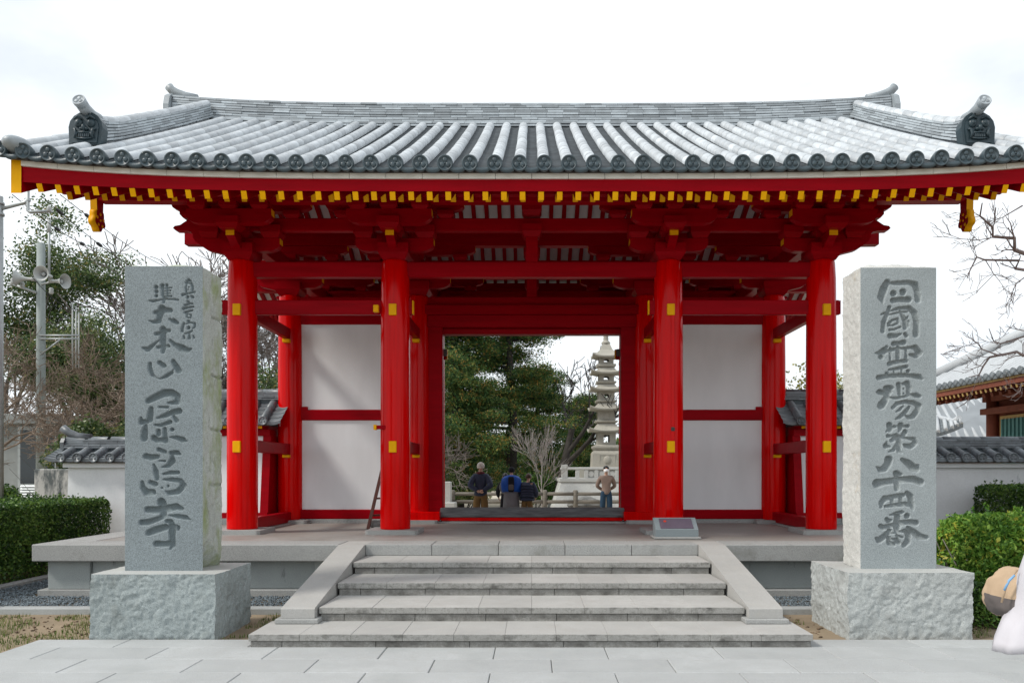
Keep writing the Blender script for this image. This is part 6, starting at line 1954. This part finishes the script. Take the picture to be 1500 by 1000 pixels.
def person(label, pos, face, H, arms, clothes, lean=0.0, hair=None, extras=None, headtilt=0.0, legs=None):
    """face: rotation about z (0 looks to -y). arms: per side elbow, wrist in body space for a 1.70 m figure; -y is forward."""
    k = H/1.70
    t = thing("person", label, "person", pos)
    base = Matrix.Translation(Vector(pos)) @ Matrix.Rotation(face, 4, 'Z')
    def W(p, up=True):
        p = Vector(p)*k
        if up and p.z > .92*k:                      # bend forward at the hips
            q = p-Vector((0, 0, .92*k)); q = Matrix.Rotation(lean, 3, 'X') @ q; p = q+Vector((0, 0, .92*k))
        return base @ p
    J, B = {}, []
    def j(n, p, r): J[n] = (W(p), tuple(q*k for q in r) if hasattr(r, '__len__') else r*k)
    j('pelvis', (0, 0, .93), (.13, .095)); j('waist', (0, 0, 1.06), (.115, .085)); j('chest', (0, 0, 1.26), (.135, .095)); j('neck', (0, .005, 1.42), .052)
    j('throat', (0, -.005-headtilt*.3, 1.48), .050)
    j('jaw', (0, -.028-headtilt*.7, 1.525), (.058, .066)); j('head', (0, -.012-headtilt, 1.60), (.073, .090)); j('crown', (0, .0-headtilt*1.1, 1.665), (.050, .062)); j('nose', (0, -.112-headtilt*.9, 1.565), .012)
    B += [('pelvis', 'waist'), ('waist', 'chest'), ('chest', 'neck'), ('neck', 'throat'), ('throat', 'jaw'), ('jaw', 'head'), ('head', 'crown'), ('head', 'nose')]
    lg = legs or {}
    for s, sg in (('L', -1), ('R', 1)):
        kn, an = lg.get(s, ((sg*.105, -.01, .50), (sg*.11, .02, .09)))
        j('sh'+s, (sg*.165, 0, 1.37), .052); e, w = arms[s]
        j('el'+s, e, .040); j('wrist'+s, w, .027)
        j('hip'+s, (sg*.09, 0, .86), .078); j('knee'+s, kn, .055); j('ankle'+s, an, .038); j('toe'+s, (an[0], an[1]-.15, .035), (.038, .028))
        B += [('chest', 'sh'+s), ('sh'+s, 'el'+s), ('el'+s, 'wrist'+s), ('pelvis', 'hip'+s), ('hip'+s, 'knee'+s), ('knee'+s, 'ankle'+s), ('ankle'+s, 'toe'+s)]
        dw = J['wrist'+s][0]-J['el'+s][0]
        inw = (base.to_3x3() @ Vector((-sg, 0, 0)))
        hand(J, B, s, J['wrist'+s][0], dw, inw-dw.normalized()*inw.dot(dw.normalized()), k*.95)
    body = put("body", skin_mesh("body", J, B, 'pelvis', M['skin']), t)
    # garments follow the same joints, a little larger
    def garment(name, ids, bones, grow_, mat, root, over=None):
        G = {}
        for q in ids:
            p, r = J[q]; r = (r, r) if not hasattr(r, '__len__') else r
            g_ = grow_.get(q, grow_.get('*', .02))*k
            G[q] = (p, (r[0]+g_, r[1]+g_))
        if over: 
            for q, (p, r) in over.items(): G[q] = (W(p), tuple(a*k for a in r))
        return put(name, skin_mesh(name, G, bones, root, mat), t)
    if 'top' in clothes:
        m_, gw = clothes['top']
        J['hem'] = (W((0, 0, .82), False), (.135*k, .10*k))
        ids = ['hem', 'pelvis', 'waist', 'chest', 'neck', 'shL', 'shR', 'elL', 'elR', 'wristL', 'wristR']
        garment(clothes.get('topname', 'jacket'), ids, [('hem', 'pelvis'), ('pelvis', 'waist'), ('waist', 'chest'), ('chest', 'neck'), ('chest', 'shL'), ('chest', 'shR'), ('shL', 'elL'), ('shR', 'elR'), ('elL', 'wristL'), ('elR', 'wristR')],
                {'*': gw, 'pelvis': gw*1.1, 'neck': gw*.5+.012, 'wristL': gw*.45, 'wristR': gw*.45}, m_, 'chest')
    if 'legs' in clothes:
        m_, gw = clothes['legs']
        J['belt'] = (W((0, 0, 1.03)), (.115*k, .085*k))
        garment('trousers', ['belt', 'pelvis', 'hipL', 'hipR', 'kneeL', 'kneeR', 'ankleL', 'ankleR'], [('belt', 'pelvis'), ('pelvis', 'hipL'), ('pelvis', 'hipR'), ('hipL', 'kneeL'), ('hipR', 'kneeR'), ('kneeL', 'ankleL'), ('kneeR', 'ankleR')], {'*': gw, 'pelvis': gw*.6}, m_, 'pelvis')
    for s in 'LR':
        p, q = J['ankle'+s][0], J['toe'+s][0]; d = (q-p); d.z = 0; d.normalize()
        f0 = Vector((p.x, p.y, pos[2]+.045*k))
        MB().tube([f0-d*.06*k, f0, f0+d*.10*k, f0+d*.17*k], [.042*k, .048*k, .043*k, .025*k], 10).build("shoe", clothes.get('shoe', M['cable']), t)
    hc = J['head'][0]; up_ = (J['crown'][0]-J['jaw'][0]).normalized(); fw = (J['nose'][0]-J['head'][0]); fw = (fw-up_*fw.dot(up_)).normalized(); sd_ = fw.cross(up_)
    # ears and eyes
    for sg in (-1, 1):
        MB().ball(tuple(hc+sd_*sg*.080*k-fw*.005*k-up_*.02*k), (.014*k, .014*k, .028*k), 8, 6).build("ear", M['skin'], body)
        MB().ball(tuple(hc+sd_*sg*.030*k+fw*.083*k-up_*.005*k), .0105*k, 8, 6).build("eye", M['cable'], body)
    if hair:
        name, m_, (rx, ry, rz), dz, dy = hair
        b_ = MB(); c = hc+up_*dz*k-fw*dy*k
        N = 14
        for i in range(8):
            th = math.pi*.66*i/7
            for q in range(N):
                a = 2*math.pi*q/N
                front = max(0, math.cos(a))               # a=0 faces forward: lift the brim at the face
                th2 = th*(1-.42*front) if name == "hair" else th*(1-.18*front)
                v = up_*math.cos(th2)*rz + fw*math.sin(th2)*math.cos(a)*ry + sd_*math.sin(th2)*math.sin(a)*rx
                b_.v.append(tuple(c+v*k))
        for i in range(7):
            for q in range(N):
                q2 = (q+1) % N
                b_.f.append([i*N+q, i*N+q2, (i+1)*N+q2, (i+1)*N+q]); b_.m.append(0); b_.s.append(True)
        put(name, b_.mesh(name, m_), t)
    if extras: extras(t, W, J, k, base, hc, up_, fw, sd_)
    return t
def loft(rings, seg=20, fold=0.0, nf=7):
    """rings: (cx, cy, cz, rx, ry) -> closed surface, optional folds growing downward"""
    m = MB()
    for i, (cx, cy, cz, rx, ry) in enumerate(rings):
        fo = fold*i/(len(rings)-1)
        for q in range(seg):
            a = 2*math.pi*q/seg; s = 1+fo*math.sin(nf*a)
            m.v.append((cx+rx*s*math.cos(a), cy+ry*s*math.sin(a), cz))
    for i in range(len(rings)-1):
        for q in range(seg):
            q2 = (q+1) % seg
            m.f.append([i*seg+q, (i+1)*seg+q, (i+1)*seg+q2, i*seg+q2]); m.m.append(0); m.s.append(True)
    m.f.append(list(range(seg))); m.m.append(0); m.s.append(False)
    m.f.append([(len(rings)-1)*seg+q for q in range(seg)][::-1]); m.m.append(0); m.s.append(False)
    return m
C_navy = cloth("navy_quilted_cloth", (0.040, 0.050, 0.085), .6, .2, 6, .4, 10)
C_khaki = cloth("khaki_corduroy", (0.20, 0.125, 0.05))
C_grey = cloth("grey_coat_cloth", (0.22, 0.225, 0.24))
C_blue = cloth("bright_blue_nylon", (0.012, 0.085, 0.42), .45, .15, 6, .35, 20)
C_brown = cloth("taupe_sweater_wool", (0.25, 0.185, 0.155))
C_jean = cloth("denim", (0.025, 0.055, 0.095))
C_black = cloth("black_cloth", (0.015, 0.016, 0.02))
C_redc = cloth("red_trim_cloth", (0.45, 0.05, 0.04))
C_cap = cloth("off_white_wool", (0.62, 0.58, 0.52))
C_scarf = cloth("maroon_scarf", (0.13, 0.03, 0.035))
C_hair = simple("dark_hair", (0.012, 0.011, 0.011), .5, .3, 30)
C_hairb = simple("brown_hair", (0.07, 0.035, 0.02), .5, .3, 30)
C_mask = cloth("white_mask", (0.8, 0.81, 0.82), .8, .03)
C_blouse = cloth("pale_lilac_cotton", (0.55, 0.535, 0.565), .85, .05, 6, .5, 7)
C_jeanl = cloth("light_blue_denim", (0.10, 0.24, 0.38))
C_sand = cloth("sand_canvas", (0.45, 0.33, 0.22), .85, .12)
C_taupe = cloth("dark_taupe_canvas", (0.12, 0.105, 0.10))
C_skyb = cloth("sky_blue_strap", (0.22, 0.42, 0.66))

behind = {'L': ((-.27, .10, 1.10), (-.045, .165, .985)), 'R': ((.27, .10, 1.10), (.045, .175, .975))}
def ex_scarf(t, W, J, k, base, hc, up_, fw, sd_):
    c = J['neck'][0]
    m = MB(); N = 16
    m.tube([c+(base.to_3x3() @ Vector((.075*math.cos(a)*k, .07*math.sin(a)*k, .02*k))) for a in [2*math.pi*i/N for i in range(N+1)]], .034*k, 8)
    m.build("scarf", C_scarf, t)
person("man in navy padded jacket and khaki trousers, hands clasped behind his back", (P(704, 0, 20.5).x, 20.5, GZ), math.pi, 1.72, behind,
       {'top': (C_navy, .050), 'legs': (C_khaki, .042)}, lean=.06, hair=("cap", C_cap, (.098, .115, .105), .02, .012), extras=ex_scarf, headtilt=.02)
def ex_pack(t, W, J, k, base, hc, up_, fw, sd_):
    # blue covered rucksack with a dark centre panel
    m = MB()
    def rb(x0, x1, y0, y1, z0, z1, name, mat, c=.04):
        mm = MB().cbox(x0, x1, y0, y1, z0, z1, c)
        mm.v = [tuple(W(v)) for v in mm.v]
        me = mm.mesh(name, mat); o = put(name, me, t)
        md = o.modifiers.new("round", 'SUBSURF'); md.levels = 2; md.render_levels = 2
        for p_ in me.polygons: p_.use_smooth = True
        return o
    rg = [(0, .03, 1.465, .09, .09), (0, .03, 1.44, .19, .13), (0, .03, 1.36, .265, .165), (0, .03, 1.22, .285, .18), (0, .03, 1.06, .265, .185), (0, .03, 1.00, .24, .18)]
    mm = loft(rg, 28, .05, 7); mm.v = [tuple(W(v)) for v in mm.v]
    mm.build("rain_cape", C_blue, t)
    rb(-.085, .085, .17, .29, .98, 1.40, "rucksack", C_black, .02)
    rb(-.07, .07, .27, .32, 1.02, 1.18, "rucksack_pocket", C_taupe, .02)
    rings = [(0, .01, 1.10, .18, .13), (0, .01, .98, .20, .15), (0, .01, .70, .225, .19), (0, .01, .42, .24, .205)]
    mm = loft(rings, 24, .03, 8); mm.v = [tuple(W(v, v[2] > 1.0)) for v in mm.v]
    mm.build("coat_skirt", C_grey, t)
person("visitor in grey coat carrying a bright blue rucksack, seen from behind", (P(749, 0, 20.7).x, 20.7, GZ), math.pi, 1.62, {'L': ((-.28, -.06, 1.12), (-.20, -.22, 1.0)), 'R': ((.28, -.06, 1.12), (.20, -.22, 1.0))},
       {'top': (C_grey, .045), 'legs': (C_black, .03)}, lean=.16, hair=("cap", C_black, (.095, .115, .11), .01, .012), extras=ex_pack, headtilt=.05)
def ex_cane(t, W, J, k, base, hc, up_, fw, sd_):
    h = J['palmR'][0]
    MB().tube([Vector((h.x, h.y, GZ)), Vector((h.x, h.y, h.z+.03))], .011, 8).build("cane", M['horn'], t)
    # quilted rolls of the padded jacket
    for i, z in enumerate((.90, .98, 1.06, 1.14, 1.22, 1.30)):
        r = [.20, .195, .185, .185, .19, .185][i]
        m = MB(); N = 20
        m.tube([W((r*math.cos(a), r*.80*math.sin(a), z)) for a in [2*math.pi*q/N for q in range(N+1)]], .040*k, 8)
        m.build("quilt_roll", C_navy, t)
person("short stooped person in navy quilted jacket leaning on a pale cane", (P(772, 0, 20.6).x, 20.6, GZ), math.pi-.25, 1.46, {'L': ((-.26, -.05, 1.10), (-.22, -.20, 1.0)), 'R': ((.30, -.04, 1.10), (.36, -.22, .86))},
       {'top': (C_navy, .055), 'legs': (C_khaki, .035)}, lean=.20, hair=("hair", C_hairb, (.096, .112, .105), .01, .012), extras=ex_cane, headtilt=.05)
def ex_stripe(t, W, J, k, base, hc, up_, fw, sd_):
    m = MB().tube([J['shL'][0]+Vector((0, 0, .02)), (J['shL'][0]+J['elL'][0])/2+Vector((-.02, -.07, 0)), J['elL'][0]+Vector((0, -.075, 0)), J['wristL'][0]+Vector((0, -.05, .02))], [.02, .026, .024, .018], 8)
    m.build("red_sleeve_stripe", C_redc, t)
person("person in black jacket with red trim half hidden behind the blue rucksack", (P(741, 0, 21.4).x, 21.4, GZ), math.pi+.2, 1.46, {'L': ((-.27, .0, 1.10), (-.26, -.04, .88)), 'R': ((.25, -.05, 1.10), (.20, -.18, .95))},
       {'top': (C_black, .040), 'legs': (C_black, .03)}, lean=.12, hair=("hair", C_hair, (.094, .110, .105), .01, .012), extras=ex_stripe, headtilt=.03)
def ex_mask(t, W, J, k, base, hc, up_, fw, sd_):
    m = MB(); N = 10
    for i in range(6):
        th = -.62+1.24*i/5
        for q in range(N+1):
            a = -1.15+2.3*q/N
            v = fw*math.cos(th)*math.cos(a)*.108+sd_*math.sin(a)*.088+up_*(math.sin(th)*.075-.055)
            m.v.append(tuple(hc+v*k))
    for i in range(5):
        for q in range(N):
            m.f.append([i*(N+1)+q, i*(N+1)+q+1, (i+1)*(N+1)+q+1, (i+1)*(N+1)+q]); m.m.append(0); m.s.append(True)
    m.build("face_mask", C_mask, t)
person("man in brown sweater and jeans wearing a white face mask, facing the gate", (P(888, 0, 23.0).x, 23.0, GZ), 0.0, 1.66, {'L': ((-.27, .08, 1.10), (-.10, .16, .98)), 'R': ((.27, .08, 1.10), (.10, .16, .98))},
       {'top': (C_brown, .026), 'topname': 'sweater', 'legs': (C_jean, .030)}, lean=0, hair=("hair", C_hair, (.090, .108, .098), .014, .014), extras=ex_mask)

def ex_walker(t, W, J, k, base, hc, up_, fw, sd_):
    # loose blouse flaring towards its hem
    rings = [(2.71, 4.0, 1.35, .05, .07), (2.71, 4.0, 1.325, .12, .15), (2.685, 4.0, 1.228, .185, .17), (2.665, 4.0, 1.12, .205, .175), (2.66, 4.0, 1.036, .212, .18), (2.655, 4.0, .968, .218, .18), (2.625, 4.0, .879, .242, .185), (2.603, 4.0, .79, .262, .19), (2.598, 4.0, .745, .268, .19)]
    mm = loft(rings, 48, .03, 11)
    mm.v = [(x, y, z+max(0, x-2.33)*.22*(1 if z < .9 else 0)) for x, y, z in mm.v]
    mm.build("blouse", C_blouse, t)
    MB().tube([(2.62, 3.83, 1.29), (2.585, 3.79, 1.20), (2.56, 3.77, 1.08), (2.60, 3.77, .97)], [.07, .095, .10, .10], 20).build("loose_sleeve", C_blouse, t)
    # soft backpack, seen from its side: an outline with a rounded thickness
    out = [(1506, 826), (1488, 829), (1474, 835), (1462, 845), (1453, 857), (1447, 872), (1448, 886), (1453, 898), (1462, 906), (1473, 908), (1484, 902), (1494, 890), (1506, 880)]
    YBG = 4.16
    o3 = [P(1506+(a_-1506)*.86, 868+(b_-868)*.94, YBG) for a_, b_ in out]
    cx_ = sum(q.x for q in o3)/len(o3); cz_ = sum(q.z for q in o3)/len(o3)
    m = MB(); lay = [(-.145, .55), (-.14, .78), (-.115, .93), (-.06, 1.0), (.06, 1.0), (.115, .93), (.14, .78), (.145, .55)]
    n = len(o3)
    for (dy, sc) in lay:
        for q_ in o3: m.v.append((cx_+(q_.x-cx_)*sc, YBG+dy, cz_+(q_.z-cz_)*sc))
    for i in range(len(lay)-1):
        for q_ in range(n):
            q2 = (q_+1) % n
            m.f.append([i*n+q_, i*n+q2, (i+1)*n+q2, (i+1)*n+q_]); m.m.append(1 if (5 <= q_ <= 7 and i < 5) else 0); m.s.append(True)
    m.f.append(list(range(n))[::-1]); m.m.append(0); m.s.append(True)
    m.f.append([(len(lay)-1)*n+q_ for q_ in range(n)]); m.m.append(0); m.s.append(True)
    me = m.mesh("backpack", [C_sand, C_taupe]); bag = put("backpack", me, t)
    md = bag.modifiers.new("round", 'SUBSURF'); md.levels = 2; md.render_levels = 2
    tx = bpy.data.textures.new("creases", 'CLOUDS'); tx.noise_scale = .05
    d2 = bag.modifiers.new("creases", 'DISPLACE'); d2.texture = tx; d2.strength = .03; d2.texture_coords = 'GLOBAL'
    MB().tube([P(1486, 842, 4.012), P(1478, 850, 4.006), P(1471, 864, 4.012)], .006, 8).build("piping", C_skyb, bag)
    MB().tube([P(1490, 834, 4.02), P(1476, 852, 4.008), P(1467, 882, 4.016)], .005, 6).build("seam", C_sand, bag)
    for sg in (-1, 1):
        MB().tube([W((sg*.11, .16, 1.33)), W((sg*.12, .06, 1.40)), W((sg*.13, -.10, 1.36)), W((sg*.14, -.14, 1.22)), W((sg*.15, .0, 1.08))], .018, 8).build("shoulder_strap", C_sand, bag)
person("passer-by in pale lilac blouse with a sand coloured backpack at the picture's edge", (2.70, 4.0, 0), math.pi/2, 1.58, {'L': ((-.21, .06, 1.12), (-.22, -.10, .96)), 'R': ((.24, .02, 1.12), (.25, -.16, .96))},
       {'top': (C_blouse, .02), 'topname': 'undershirt', 'legs': (C_jeanl, .028)}, lean=.03, hair=("hair", C_hair, (.096, .115, .11), .01, .012), extras=ex_walker,
       legs={'L': ((-.10, .24, .53), (-.10, .52, .22)), 'R': ((.10, -.10, .50), (.10, -.14, .09))})
